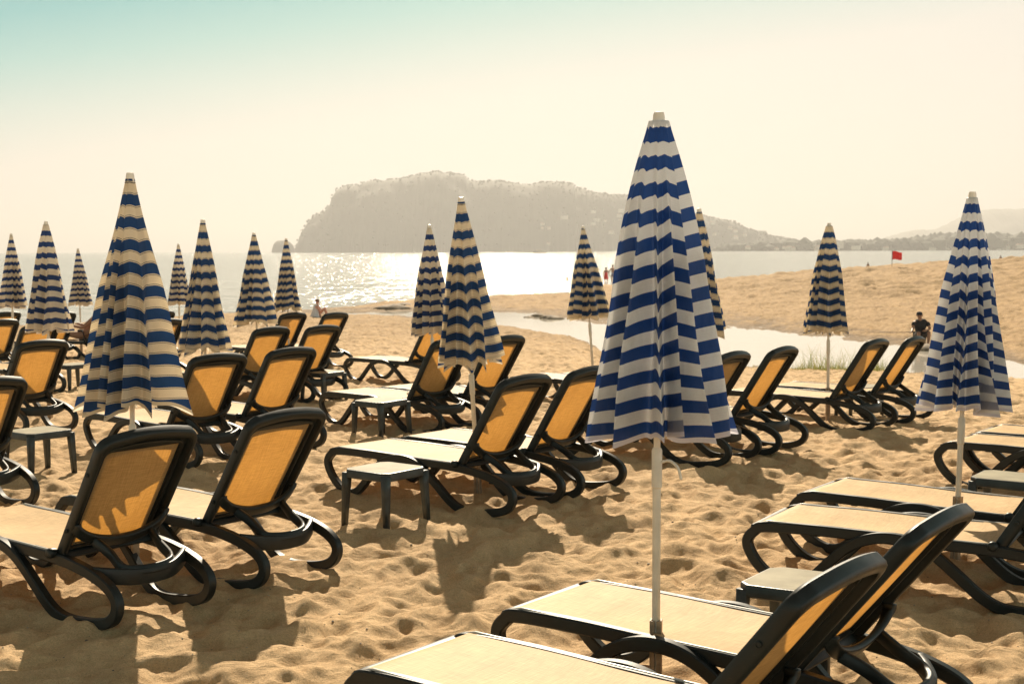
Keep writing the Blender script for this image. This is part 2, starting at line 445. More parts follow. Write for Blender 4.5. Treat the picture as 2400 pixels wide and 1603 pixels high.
def noise2(X, Y, seed, oct=4, base=1.0):
    r_ = np.random.default_rng(seed); v = np.zeros_like(X); a = 1.0; f = base
    for _ in range(oct):
        t = r_.uniform(-1, 1, (128, 128)); gx, gy = X * f, Y * f
        i, j = np.floor(gx).astype(int), np.floor(gy).astype(int); wx, wy = gx - i, gy - j
        wx = wx * wx * (3 - 2 * wx); wy = wy * wy * (3 - 2 * wy)
        g = lambda a_, b_: t[a_ % 128, b_ % 128]
        v += a * ((g(i, j) * (1 - wx) + g(i + 1, j) * wx) * (1 - wy) + (g(i, j + 1) * (1 - wx) + g(i + 1, j + 1) * wx) * wy)
        a *= .5; f *= 2.03
    return v
# footprint height tile (12 m, 1.5 cm cells)
TS, TN = 12.0, 1200
tile = np.zeros((TN, TN), np.float32)
xx, yy = np.meshgrid(np.arange(-26, 27), np.arange(-26, 27), indexing='ij')
def rolladd(tile, cx, cy, patch, mask):
    ix = (cx + xx) % TN; iy = (cy + yy) % TN
    cur = tile[ix, iy]
    tile[ix, iy] = cur * (1 - mask) + patch * mask + cur * mask * 0.25
for k in range(6800):
    cx, cy = rng.integers(0, TN, 2)
    a = rng.uniform(0, math.pi); L = rng.uniform(5.5, 13) * (1.35 if rng.random() < .15 else 1); Wd = L * rng.uniform(0.5, 0.95)
    xr = (xx * math.cos(a) + yy * math.sin(a)) / L; yr = (-xx * math.sin(a) + yy * math.cos(a)) / Wd
    r = np.sqrt(xr ** 2 + yr ** 2)
    d = rng.uniform(0.016, 0.036) * (L / 8) ** .7
    h = -d * np.clip(1 - r ** 2, 0, 1) + d * 0.50 * np.exp(-((r - 1.12) / 0.24) ** 2)
    mask = np.clip((1.6 - r) / 0.5, 0, 1)
    rolladd(tile, cx, cy, h, mask)
for k in range(260):
    cx, cy = rng.integers(0, TN, 2); a = rng.uniform(0, math.pi)
    xr = (xx * math.cos(a) + yy * math.sin(a)) / 14.0; yr = (-xx * math.sin(a) + yy * math.cos(a)) / (5.4 + .8 * np.sin(xr * 2.4))
    r = (np.abs(xr) ** 3 + np.abs(yr) ** 3) ** (1 / 3)
    h = -.030 * np.clip(1.25 - r, 0, .35) / .35 + .016 * np.exp(-((r - 1.3) / .25) ** 2) + .006 * np.sin(xr * 9) * (r < .9)
    rolladd(tile, cx, cy, h, np.clip((1.7 - r) / .5, 0, 1))
def blur(a, it):
    for _ in range(it):
        a = (a + np.roll(a, 1, 0) + np.roll(a, -1, 0)) / 3
        a = (a + np.roll(a, 1, 1) + np.roll(a, -1, 1)) / 3
    return a
tile = blur(tile, 2)
for amp_, it_ in ((.0022, 3), (.0050, 12)):
    q_ = blur(rng.normal(0, 1, (TN, TN)).astype(np.float32), it_); tile += amp_ * q_ / q_.std()
tile -= tile.mean()
low = blur(rng.normal(0, 1, (TN, TN)).astype(np.float32), 60)
low = low / low.std()
def sample(T, X, Y):
    gx = (X / TS * TN) % TN; gy = (Y / TS * TN) % TN
    i0 = np.floor(gx).astype(int) % TN; j0 = np.floor(gy).astype(int) % TN
    fx = gx - np.floor(gx); fy = gy - np.floor(gy)
    i1 = (i0 + 1) % TN; j1 = (j0 + 1) % TN
    return T[i0, j0] * (1 - fx) * (1 - fy) + T[i1, j0] * fx * (1 - fy) + T[i0, j1] * (1 - fx) * fy + T[i1, j1] * fx * fy
def lumps(X, Y):
    Xr, Yr = X * 0.83 - Y * 0.56 + 3.1, X * 0.56 + Y * 0.83 + 1.7
    return 0.66 * sample(tile, X, Y) + 0.40 * sample(tile, Xr * .55, Yr * .55) + 0.017 * sample(low, X, Y)
def ground_full(x, y):
    X, Y = np.array([float(x)]), np.array([float(y)])
    return float(base_z(X, Y)[0] + lumps(X, Y)[0])

LOUNGERS = [
 (-2.16, 6.98, 141.9, 0, 'largest sun lounger at bottom left whose raised amber back carries an umbrella shadow'),
 (-1.60, 7.74, 143.7, 0, 'sun lounger just right of the big bottom left one, plain orange back lit through'),
 (-0.22, 9.76, 141.4, 0, 'sun lounger with the square side table in front of its long seat, centre of beach'),
 (0.28, 10.39, 142.4, 0, 'sun lounger half hidden by the large white and blue umbrella, right of the centre one'),
 (0.62, 4.25, 141.8, 1, 'nearest sun lounger, seat running out of the bottom edge of the picture'),
 (1.17, 5.06, 142.6, 1, 'second nearest sun lounger behind the white umbrella pole, low tilted back'),
 (2.63, 7.06, 149.5, 0, 'sun lounger at right edge whose curled foot end shows behind the low tilted backs'),
 (3.02, 7.80, 143.6, 0, 'sun lounger at right edge whose long seat passes behind the right umbrella socket'),
 (4.62, 9.98, 141.5, 0, 'sun lounger at far right edge, only curled foot end beside the right umbrella pole'),
 (5.04, 10.50, 143.5, 0, 'sun lounger seat tip at far right edge behind another curled foot end'),
 (-4.06, 9.79, 139.5, 0, 'sun lounger cut by the left picture edge beside the grey side table'),
 (-2.86, 11.90, 137.5, 0, 'sun lounger with faded amber back right of the large cream umbrella on the left'),
 (-2.36, 12.67, 140.5, 0, 'sun lounger with bright orange back standing right of the faded amber one'),
 (-0.92, 14.10, 139.0, 0, 'sun lounger behind the smaller side table, back half hidden by the cream centre umbrella'),
 (-0.36, 14.70, 141.0, 0, 'sun lounger whose back corner peeks out right of the cream centre umbrella'),
 (1.60, 11.84, 143.5, 0, 'sun lounger touching the right side of the large white and blue umbrella'),
 (2.18, 12.59, 143.5, 0, 'sun lounger with orange back between the large white umbrella and the grass tuft'),
 (3.57, 14.49, 141.0, 0, 'sun lounger right beside the brown socket of the umbrella near the grass tuft'),
 (4.28, 15.50, 143.0, 0, 'sun lounger in front of the seated angler, last of its row on the right'),
 (1.19, 17.18, 143.5, 0, 'sun lounger showing only its low foot end left of the large white umbrella'),
 (1.85, 18.10, 144.0, 0, 'sun lounger seat corner behind the leaning pole by the lagoon'),
 (-1.37, 20.00, 140.5, 0, 'distant sun lounger in profile left of the cream centre umbrellas, arched legs visible'),
 (-3.31, 16.92, 141.1, 0, 'sun lounger with greyish back behind the bright orange one, left of its pair'),
 (-2.73, 17.38, 141.2, 0, 'sun lounger right of its greyish backed pair, beside a small side table'),
 (-4.05, 23.10, 140.6, 0, 'small sun lounger under the distant pair of cream umbrellas, facing the sea'),
 (-3.38, 23.48, 140.6, 0, 'small sun lounger in front of the woman seated at the waterline'),
 (-5.18, 14.11, 141.2, 0, 'sun lounger with faded amber back left of the large cream umbrella'),
 (-6.87, 18.80, 142.3, 0, 'sun lounger whose back shows under the second umbrella from the left'),
 (-8.45, 21.60, 141.0, 0, 'dark framed sun lounger at left edge, its back crossing the picture border'),
 (-11.0, 28.60, 141.6, 0, 'small sun lounger at left edge under the leftmost striped umbrella'),
 (-9.30, 27.00, 141.0, 0, 'small sun lounger between the second umbrella from the left and a thin far umbrella pole'),
 (-7.05, 26.00, 141.0, 0, 'tiny sun lounger corner right of the large cream umbrella on the left'),
 (-5.53, 20.50, 141.0, 0, 'sun lounger half hidden right of the large cream umbrella, narrow orange strip'),
 (-8.75, 27.80, 172.0, 0, 'sun lounger seen in profile with a person reclining on it near the sea'),
]
ys = [4.5]
while ys[-1] < 420: ys.append(ys[-1] * 1.0031)
ys = np.array(ys)
wt = np.linspace(-1, 1, 1300)
ws = 0.42 * wt + 0.33 * wt ** 5
Yg, Wg = np.meshgrid(ys, ws, indexing='ij')
Xg = Wg * (Yg + 7.0)
Zg = base_z(Xg, Yg)
Zg = np.maximum(Zg, -2.9)
fadew = np.clip((Zg + 1.60) / 0.25, 0.12, 1)
Zg = Zg + lumps(Xg, Yg) * fadew * np.clip(1.15 - Yg / 300, 0.3, 1)
tr_ = sstep((Yg - 30) / 20) * fadew
Zr = np.zeros_like(Zg)
Zg += tr_ * (0.06 * noise2(Xg * 1.6, Yg * .9, 71, 3) + .03 * noise2(Xg * .5, Yg * .3, 72, 2))
Zg += 0.10 * sample(low, Xg * 0.13, Yg * 0.13) * sstep((Yg - 55) / 30) * sstep((Zg + 1.4) / 0.6)
Zg += 0.6 * np.exp(-((Xg / Yg - 0.395) / 0.012) ** 2 - ((Yg - 165) / 15) ** 2)
bases = [(.567, 5.23), (2.63, 7.85), (-2.115, 7.35), (-.262, 10.13), (-2.93, 12.72)]
for x_, y_, yw_, _, _ in LOUNGERS:
    if y_ > 16: continue
    for s_ in (.22, .34, 1.42, 1.55, 1.68):
        for t_ in (.285, -.285):
            q_ = R(yw_); lx2 = 1.36 - s_
            px_, py_ = x_ + lx2 * math.cos(q_) - t_ * math.sin(q_), y_ + lx2 * math.sin(q_) + t_ * math.cos(q_)
            Zg += .012 * np.exp(-((Xg - px_) ** 2 + (Yg - py_) ** 2) / .075 ** 2)
for px_, py_ in bases: Zg += .035 * np.exp(-((Xg - px_) ** 2 + (Yg - py_) ** 2) / .15 ** 2)
beach = grid_obj('sand_beach', np.stack([Xg, Yg, Zg], -1), M['sand'])
tag(beach, kind='structure')
# ground behind and beside the camera
def flat(name, x0, x1, y0, y1, z, mat, kind='structure', n=2):
    gx, gy = np.meshgrid(np.linspace(x0, x1, n), np.linspace(y0, y1, n), indexing='ij')
    o = grid_obj(name, np.stack([gx, gy, gx * 0 + z], -1), mat)
    # make the normal look up
    if o.data.polygons[0].normal.z < 0: o.data.flip_normals()
    return tag(o, kind=kind)
if beach.data.polygons[0].normal.z < 0: beach.data.flip_normals()
flat('ground', -300, 300, -120, 4.6, -0.06, M['sand'])
flat('sea', -9000, 9000, 45, 11500, -1.50, M['sea'])
# lagoon: its own calm sheet inside its bed
us = np.linspace(-0.130, 0.62, 160)
nr = interp(us, NEAR) - 1.5; fr = interp(us, FAR) + 1.5
tt = np.linspace(0, 1, 8)
Yl = nr[None, :] + (fr - nr)[None, :] * tt[:, None]
Xl = us[None, :] * Yl
lag = grid_obj('lagoon', np.stack([Xl, Yl, Xl * 0 - 1.435], -1), M['lagoon'])
if lag.data.polygons[0].normal.z < 0: lag.data.flip_normals()
tag(lag, kind='structure')

# ------------------------------------------------------------------ sun lounger
HX = 1.36                                     # hinge distance from the foot end
def build_lounger(theta, name='sun_lounger'):
    root = empty(name)
    pl = M['plastic']
    path = [(.13, .314), (.45, .322), (.83, .316), (1.2, .311), (1.36, .306), (1.52, .292), (1.67, .265), (1.79, .225), (1.857, .175), (1.868, .12), (1.83, .065),
            (1.75, .03), (1.62, .008), (1.48, .0), (1.38, .018), (1.29, .07), (1.18, .165), (1.07, .255), (.96, .308), (.84, .325), (.72, .308), (.61, .255), (.51, .165), (.42, .075),
            (.35, .022), (.27, .002), (.18, .025), (.09, .095), (.035, .175), (.026, .235), (.066, .285)]
    off = [0] * 13 + [.004, .010, .016, .022, .028, .03, .03, .03, .028, .022, .016, .010, .004] + [0] * 5
    for sgn in (1, -1):
        pts = [(HX - s, sgn * (.285 + o_), z) for (s, z), o_ in zip(path, off)]
        P = catmull(pts, 5, closed=True)
        V, F = sweep(P, rrect(.048, .058, .007, 1), (0, 1, 0), closed=True)
        mesh_obj('side_frame', V, F, pl, root).data.set_sharp_from_angle(angle=R(28))
    # seat fabric
    n1, n2 = 30, 15
    a, b = np.meshgrid(np.linspace(0, 1, n1), np.linspace(-1, 1, n2), indexing='ij')
    s = 0.035 + a * (HX - 0.035)
    z = .350 - 0.014 * (1 - b ** 2) * np.sin(np.pi * a) - 0.070 * np.clip((0.15 - s) / 0.115, 0, 1) ** 2 - 0.010 * a + 0.003 * np.sin(a * 9 + b * 2)
    y = b * (.285 - 0.030 * np.clip((0.10 - s) / 0.065, 0, 1) ** 2)
    top = np.stack([HX - s, y, z], -1)
    grid_obj('seat_fabric', top, M['seat'], root)
    for sgn in (1, -1):
        e = [(HX - s_, sgn * .289, .3495 - .010 * (s_ - .035) / (HX - .035) - 0.070 * max(0, (0.15 - s_) / 0.115) ** 2) for s_ in np.linspace(.04, HX - .02, 24)]
        V, F = sweep(e, rrect(.014, .009, .004, 2))
        mesh_obj('edge_trim', V, F, M['trim'], root)
    mb = MB()
    for s_, zz, w_ in ((.065, .305, .05), (.42, .300, .05), (.86, .296, .05), (1.27, .292, .06)):
        V, F = sweep([(HX - s_, yy_, zz) for yy_ in (-.28, 0, .28)], rrect(w_, .03, .008, 2)[::-1], (1, 0, 0)); mb.add((V, F))
    mb.build('cross_bar', pl, root, bevel=40)
    # curved head crossbar
    P = catmull([(HX - 1.66, -.28, .262), (HX - 1.71, -.22, .250), (HX - 1.775, -.11, .236), (HX - 1.79, 0, .232), (HX - 1.775, .11, .236), (HX - 1.71, .22, .250), (HX - 1.66, .28, .262)], 5)
    V, F = sweep(P, rrect(.082, .028, .006, 2), (0, 0, 1))
    mesh_obj('head_bar', V, F, pl, root)
    # pivots
    for sgn in (1, -1):
        mb = MB()
        Mx = Matrix.Rotation(R(-90 * sgn), 4, 'X')
        mb.lathe([(.020, -.02), (.026, 0), (.027, .018), (.022, .028), (.010, .031)], 14, (0, sgn * .308, .335), Mx)
        mb.build('pivot_knob', pl, root, bevel=50)
    # backrest
    ct, st = math.cos(theta), math.sin(theta)
    def bk(u, v, n): return np.array((-(v * ct + n * st) - .01, u, .335 + v * st - n * ct))
    def outline(hw, v0, v1, rc, arc, hwb=None):
        hwb = hwb or hw
        pts = []
        for t in np.linspace(0, 1, 14): pts.append((-(hwb + (hw - hwb) * t), v0 + (v1 - rc - v0) * t))
        for k in range(1, 9):
            a_ = R(180 - 90 * k / 9); pts.append((-hw + rc + rc * math.cos(a_), v1 - rc + rc * math.sin(a_) + arc * 0.10 * k / 9))
        for t in np.linspace(0, 1, 12):
            x_ = -hw + rc + (2 * (hw - rc)) * t; pts.append((x_, v1 + arc * (0.10 + 0.90 * (1 - (2 * t - 1) ** 2))))
        for k in range(1, 9):
            a_ = R(90 - 90 * k / 9); pts.append((hw - rc + rc * math.cos(a_), v1 - rc + rc * math.sin(a_) + arc * 0.10 * (1 - k / 9)))
        for t in np.linspace(0, 1, 14): pts.append((hw + (hwb - hw) * t, v1 - rc - (v1 - rc - v0) * t))
        for t in np.linspace(0.1, .9, 9): pts.append((hwb - 2 * hwb * t, v0))
        return np.array(pts)
    O_ = outline(.300, -.015, .745, .078, .026, .290)
    I_ = outline(.200, .055, .598, .014, .020, .204)
    prof = [(1.0, -.004), (.7, -.010), (.35, -.014), (.08, -.012), (.0, -.002), (.0, .034), (.04, .046), (.10, .050), (.24, .050), (.30, .046), (.33, .012), (.36, .008), (.52, .008), (.55, .020), (.60, .022), (.66, .020), (.69, .004), (.97, .003), (1.0, .001)]
    m = len(O_)
    V, F = [], []
    for (k, n) in prof:
        for i in range(m):
            p = O_[i] * (1 - k) + I_[i] * k
            lift = .0
            V.append(bk(p[0], p[1], n + lift))
    K = len(prof)
    for a_ in range(K):
        for i in range(m):
            F.append((a_ * m + i, a_ * m + (i + 1) % m, ((a_ + 1) % K) * m + (i + 1) % m, ((a_ + 1) % K) * m + i))
    mbb = MB(); mbb.add((V, F))
    for sg_ in (1, -1):
        for vv_ in (.16, .52):
            cB = bk(sg_ * .296, vv_, .018)
            mbb.lathe([(.011, -.002), (.011, .007), (.008, .0085), (.008, .006), (.001, .006)], 12, cB, Matrix.Rotation(R(90 * sg_), 4, 'Y').to_3x3().to_4x4() @ Matrix.Identity(4) if False else Matrix.Rotation(R(-90 * sg_), 4, 'X'))
    V, F = mbb.V, mbb.F
    o = mesh_obj('backrest_frame', V, F, pl, root)
    o.data.set_sharp_from_angle(angle=R(48))
    a, b = np.meshgrid(np.linspace(0, 1, 16), np.linspace(-1, 1, 14), indexing='ij')
    P = np.zeros(a.shape + (3,))
    for i in range(a.shape[0]):
        for j in range(a.shape[1]):
            vv = .035 + a[i, j] * .600
            P[i, j] = bk(b[i, j] * .222, vv, .004 + .016 * (1 - b[i, j] ** 2) * math.sin(math.pi * a[i, j]))
    grid_obj('backrest_fabric', P, M['back'], root)
    # support bracket
    mb = MB()
    Pb = catmull([bk(-.272, .215, .040), bk(-.262, .185, .062), bk(-.20, .150, .085), bk(-.10, .125, .100), bk(0, .118, .105), bk(.10, .125, .100), bk(.20, .150, .085), bk(.262, .185, .062), bk(.272, .215, .040)], 5)
    nrm = bk(0, 1, 0) - bk(0, 0, 0)
    mb.add(sweep(Pb, rrect(.056, .030, .008, 2), tuple(nrm)))
    A = bk(-.175, .135, .095); B_ = bk(.175, .135, .095)
    lx = HX - 1.745
    q = [A, A * .55 + np.array((lx, -.150, .272)) * .45 + np.array((0, .012, 0)), np.array((lx + .02, -.150, .280)), np.array((lx - .03, -.09, .268)), np.array((lx - .045, 0, .264)),
         np.array((lx - .03, .09, .268)), np.array((lx + .02, .150, .280)), B_ * .55 + np.array((lx, .150, .272)) * .45 + np.array((0, -.012, 0)), B_]
    mb.add(sweep(catmull(q, 6), rrect(.050, .028, .008, 2), (0.35, 0, 0.93)))
    mb.build('support_bracket', pl, root)
    return root

def copy_tree(o, parent=None):
    c = o.copy(); COL.objects.link(c)
    if parent: c.parent = parent
    for ch in list(o.children): copy_tree(ch, c)
    return c

pA = build_lounger(R(57.5))
pB = build_lounger(R(51.0))
used = set()
LG = 'dark green sun loungers with yellow mesh on the beach'
def place_lounger(x, y, yaw, label, low=False, dz=.004):
    p = pB if low else pA
    if id(p) in used: o = copy_tree(p)
    else: o = p; used.add(id(p))
    o.location = (x, y, ground(x, y) + dz)
    o.rotation_euler = (R(random.uniform(-.4, .4)), R(random.uniform(-.5, .5)), R(yaw))
    return tag(o, label, 'sun lounger', LG)
for x, y, yw, lo, lb in LOUNGERS: place_lounger(x, y, yw, lb, bool(lo))

# ------------------------------------------------------------------ side tables
def build_table():
    root = empty('side_table')
    s, c = .21, .045                # half side, corner cut
    def octo(h, cc): return [(h - cc, h), (-h + cc, h), (-h, h - cc), (-h, -h + cc), (-h + cc, -h), (h - cc, -h), (h, -h + cc), (h, h - cc)]
    mb = MB()
    rings = [(s - .012, c, .372), (s - .003, c, .370), (s, c, .364), (s, c, .318), (s - .006, c, .312), (s - .012, c, .318), (s - .014, c, .358)]
    V, F = [], []
    for h, cc, z in rings:
        for (x, y) in octo(h, cc): V.append(np.array((x, y, z)))
    for i in range(len(rings) - 1):
        for j in range(8): F.append((i * 8 + j, i * 8 + (j + 1) % 8, (i + 1) * 8 + (j + 1) % 8, (i + 1) * 8 + j))
    mb.add((V, F))
    mb.build('apron', M['table'], root, bevel=30)
    V = [np.array((x, y, .3725)) for (x, y) in octo(s - .011, c)] + [np.array((x, y, .350)) for (x, y) in octo(s - .016, c)]
    F = [tuple(range(8)), tuple(range(8, 16))[::-1]] + [(j, 8 + j, 8 + (j + 1) % 8, (j + 1) % 8) for j in range(8)]
    mesh_obj('table_top', V, F, M['table_top'], root, smooth=False)
    for sx in (1, -1):
        for sy in (1, -1):
            P = [(sx * (s - .024 + e), sy * (s - .024 + e), z) for e, z in ((0, .345), (.004, .25), (.010, .12), (.016, -.03))]
            V, F = sweep(P, rrect(.058, .058, .014, 2), (1, 0, 0), scale=[1.0, .92, .80, .66])
            o = mesh_obj('leg', V, F, M['table'], root)
    return root
t0 = build_table(); first = True
for x, y, yw, lb in [
 (-.88, 9.18, 141, 'square side table with pale top and four legs in front of the centre lounger seat'),
 (-1.33, 13.55, 139, 'smaller looking side table farther back, left of the cream centre umbrella'),
 (1.30, 5.98, 146, 'dusty side table top behind the nearest lounger back, bottom right'),
 (3.27, 8.72, 146, 'side table beside the right umbrella pole under a curled lounger foot'),
 (-4.00, 11.22, 141, 'grey side table at left edge beside the cut off lounger'),
 (-2.45, 17.35, 141, 'distant side table left of the lounger with arched legs'),
 (4.16, 15.95, 141, 'side table glimpsed between the two right hand lounger backs near the grass'),
 (-6.35, 19.30, 141, 'distant side table between left umbrellas behind the faded amber lounger back')]:
    o = t0 if first else copy_tree(t0); first = False
    o.location = (x, y, ground(x, y)); o.rotation_euler = (R(random.uniform(-1, 1)), R(random.uniform(-1, 1)), R(yw))
    tag(o, lb, 'side table', 'plastic side tables between the loungers')

# ------------------------------------------------------------------ umbrellas
def canopy(seed, Lr, Rb, pw, mat, parent, flare=0.0, scal=0.0):
    r_ = np.random.default_rng(seed)
    NP, nv = 8, 96
    half = math.pi / NP
    w = np.exp(r_.normal(0, .38, NP)); w /= w.sum()
    th = np.concatenate([[0], np.cumsum(w)]) * 2 * math.pi
    # control points of the folded ring : (angle, radius, across-panel parameter, is-valley)
    C_ = []
    for i in range(NP):
        C_.append((th[i], r_.uniform(.86, 1.04), -1.0, 0.0, i))
        dth = th[i + 1] - th[i]
        two = dth > .52 and r_.random() < .75
        side = 1 if r_.random() < .5 else -1
        if not two:
            s_ = r_.uniform(.18, .42) if side > 0 else r_.uniform(.58, .82)
            C_.append((th[i] + dth * s_, r_.uniform(.30, .55), r_.uniform(-.3, .3), 1.0, i))
        else:
            C_.append((th[i] + dth * r_.uniform(.10, .30), r_.uniform(.32, .58), r_.uniform(-.6, -.4), 1.0, i))
            C_.append((th[i] + dth * r_.uniform(.42, .58), r_.uniform(.84, .98), r_.uniform(-.1, .1), 0.0, i))
            C_.append((th[i] + dth * r_.uniform(.70, .90), r_.uniform(.32, .58), r_.uniform(.4, .6), 1.0, i))
    C_ = np.array(C_)
    n = len(C_)
    fr = np.linspace(0, 1, nv)
    Vl = Lr * math.cos(half)
    v = 0.010 + (Vl - 0.010) * fr
    h = v / Vl
    ang = C_[:, 0][None, :] + (r_.uniform(-.22, .22, n)[None, :]) * (h[:, None] ** 2) + r_.uniform(-.1, .1, n)[None, :] * np.sin(h[:, None] * 5 + np.arange(n)[None, :])
    dep = np.clip(h * 1.9, .05, 1)[:, None]
    base = C_[:, 1][None, :] * np.ones_like(ang)
    rad = 1 + (base - 1) * np.where(C_[:, 3][None, :] > 0, dep * (0.8 + .3 * h[:, None]), .35 + .65 * dep)
    rad = rad * (1 + .035 * np.sin(h[:, None] * 8 + np.arange(n)[None, :] * 2.1))
    rad = rad * (1 + flare * np.clip(h[:, None] - .75, 0, 1) * 4 * np.sin(np.arange(n)[None, :] * 1.7 + seed))
    env = (.020 + (Rb - .020) * h ** pw)[:, None]
    rr = np.maximum(env * rad, .0195)
    X = rr * np.cos(ang); Y = rr * np.sin(ang)
    A = C_[:, 2][None, :] * np.ones_like(ang)      # across parameter, rib = -1 (== +1 of the panel before)
    # split every facet in three, keeping it flat, then round the creases
    def at(a, k): return np.roll(a, -k, 1)
    A2 = at(A, 1).copy()
    wrap = C_[:, 2] == -1.0
    A2[:, np.roll(wrap, -1)] = 1.0                 # next control is a rib: finish this panel at +1
    def tri(a, b): return np.stack([a, a * 2 / 3 + b / 3, a / 3 + b * 2 / 3], -1).reshape(a.shape[0], -1)
    X, Y, PH = tri(X, at(X, 1)), tri(Y, at(Y, 1)), np.abs(tri(A, A2))
    for _ in range(3):
        def ch(a): b = np.roll(a, -1, 1); return np.stack([a * .75 + b * .25, a * .25 + b * .75], -1).reshape(a.shape[0], -1)
        X, Y, PH = ch(X), ch(Y), ch(PH)
    vmax = Vl * (1 - scal * (1 - PH ** 2))
    v2 = .010 + (vmax - .010) * fr[:, None]
    kk = (1.0 if mat is M['white_blue'] else .85) * (1 - .45 * np.clip((h - .62) / .38, 0, 1))[:, None]
    rho = v2 / np.cos(PH * half * kk)
    r2 = X ** 2 + Y ** 2
    Z = -np.sqrt(np.maximum(rho ** 2 - r2, 1e-7))
    wv_ = r_.uniform(0, 6.28)
    an = np.arctan2(Y, X)
    Z = Z + .012 * np.sin(an * 3 + wv_) * h[:, None] ** 3 + .008 * np.sin(an * 11 + wv_) * h[:, None] ** 6
    P = np.stack([X, Y, Z], -1)
    UV = np.stack([np.where(v2 > vmax - .014, .9, .1), v2], -1)
    o = grid_obj('canopy', P, mat, parent, UV, close_u=True)
    q = o.data.polygons; acc = sum(q[i].normal.x * q[i].center.x + q[i].normal.y * q[i].center.y for i in range(0, len(q), 37))
    if acc < 0: o.data.flip_normals()
    return o

def umbrella(base, ztop, topx, topy, seed, mat, label, Lr=1.30, Rb=.25, pw=.85, lever=False, sock=.40, rot=0, flare=.012, cap=1.0, group=None):
    gx, gy = base
    gz = ground(gx, gy)
    root = empty('beach_umbrella', (gx, gy, gz))
    H = ztop - gz
    d = Vector((topx - gx, topy - gy, H))
    root.rotation_euler = d.to_track_quat('Z', 'Y').to_euler()
    Ln = d.length
    c = canopy(seed, Lr, Rb, pw, mat, root, flare, .055 if mat is CB else (.02 if mat is FB else .012))
    co_ = np.empty(len(c.data.vertices) * 3, np.float32); c.data.vertices.foreach_get('co', co_); co_ = co_.reshape(-1, 3)
    low_ = co_[co_[:, 2] < -Lr * .86]; xr_ = low_[:, 0] * math.cos(rot) - low_[:, 1] * math.sin(rot)
    k_ = 2 * Rb / (xr_.max() - xr_.min())
    g_ = 1 + (k_ - 1) * np.clip(-co_[:, 2] / (Lr * .4), 0, 1)
    co_[:, 0] *= g_; co_[:, 1] *= g_
    c.data.vertices.foreach_set('co', co_.ravel()); c.data.update()
    c.location = (0, 0, Ln - .035); c.rotation_euler = (0, 0, rot)
    mb = MB()
    mb.lathe([(.0135, -.15), (.0135, Ln - Lr * .55), (.017, Ln - Lr * .55), (.017, Ln - Lr * .5), (.0135, Ln - Lr * .5), (.0135, Ln - .03)], 14)
    mb.lathe([(.0165, sock + .0), (.0165, Ln - Lr - .13), (.021, Ln - Lr - .125), (.021, Ln - Lr + .02), (.0165, Ln - Lr + .03)], 14)
    mb.build('pole', M['pole'], root, bevel=40)
    mb = MB()
    mb.lathe([(.026 * cap, Ln - .052), (.025 * cap, Ln - .040), (.0225 * cap, Ln - .012), (.019 * cap, Ln - .002), (.010 * cap, Ln)], 16)
    mb.build('cap', M['cap'], root, bevel=35)
    if sock:
        mb = MB()
        w, th = .046, .006
        for sx in (1, -1):
            mb.box((sx * (w / 2 - th / 2), 0, sock / 2 - .1), (th, w, sock + .2))
            mb.box((sx * (w / 4 - .001), w / 2 - th / 2, sock / 2 - .1), (w / 2 - th - .004, th - .001, sock + .196))
            mb.box((sx * (w / 4 - .001), -w / 2 + th / 2, sock / 2 - .1), (w / 2 - th - .004, th - .001, sock + .196))
        s = mb.build('ground_socket', M['socket'], root, smooth=False)
        s.rotation_euler = (0, 0, R(9))
    if lever:
        P = catmull([(-0.012, 0, Ln - Lr - .03), (-.05, 0, Ln - Lr - .018), (-.085, 0, Ln - Lr - .045), (-.098, 0, Ln - Lr - .09)], 5)
        V, F = sweep(P, rrect(.014, .010, .004, 2), (0, 1, 0))
        mesh_obj('tilt_lever', V, F, M['pole'], root)
    return tag(root, label, 'beach umbrella', group or 'closed striped beach umbrellas')

WB, CB, FB = M['white_blue'], M['cream_blue'], M['faded_blue']
def px(x, Y): return (x - 1200) / FPX * Y
umbrella((.567, 5.23), 2.40, .575, 5.25, 22, WB, 'largest closed white and blue umbrella in front, pole standing between the two nearest loungers', Lr=1.344, Rb=.300, pw=.72, lever=True, rot=.35, flare=.06)
umbrella((2.63, 7.85), 2.20, 2.72, 7.93, 38, WB, 'closed white and blue umbrella at right edge with crumpled hem', Lr=1.365, Rb=.268, pw=.80, rot=.35, flare=.07)
umbrella((-2.115, 7.35), 2.300, -2.09, 7.38, 5, CB, 'large closed cream and blue umbrella on the left with scalloped hem', Lr=1.415, Rb=.290, pw=.95, rot=.15)
umbrella((-.262, 10.13), 2.26, -.372, 9.90, 6, CB, 'closed cream and blue umbrella in the centre standing before the headland', Lr=1.359, Rb=.25, pw=.90, rot=.6)
umbrella((-2.93, 12.72), 2.17, -2.91, 12.66, 7, CB, 'closed umbrella right of the large cream one, cream scallops open along its hem', Lr=1.359, Rb=.258, pw=.92, rot=.2)
umbrella((px(1014, 15.4), 15.5), 2.165, px(1008, 15.38), 15.38, 8, FB, 'closed umbrella half hidden behind the centre umbrella on its left', Lr=1.338, Rb=.262, pw=.90, rot=.9)
umbrella((px(1395, 17.6), 17.6), 2.185, px(1367, 17.72), 17.72, 9, CB, 'closed umbrella with leaning pole beside the walking couple', Lr=1.327, Rb=.30, pw=1.0, rot=.3)
umbrella((px(1652, 13.1), 13.1), 2.265, px(1638, 13.02), 13.02, 10, CB, 'closed umbrella half hidden behind the largest umbrella on its right', Lr=1.338, Rb=.24, pw=.85, rot=1.2)
umbrella((px(1944, 15.02), 15.02), 2.16, px(1942, 15.2), 15.2, 11, CB, 'closed umbrella by the lagoon grass, its brown socket showing above a lounger', Lr=1.353, Rb=.252, pw=.70, rot=.8)
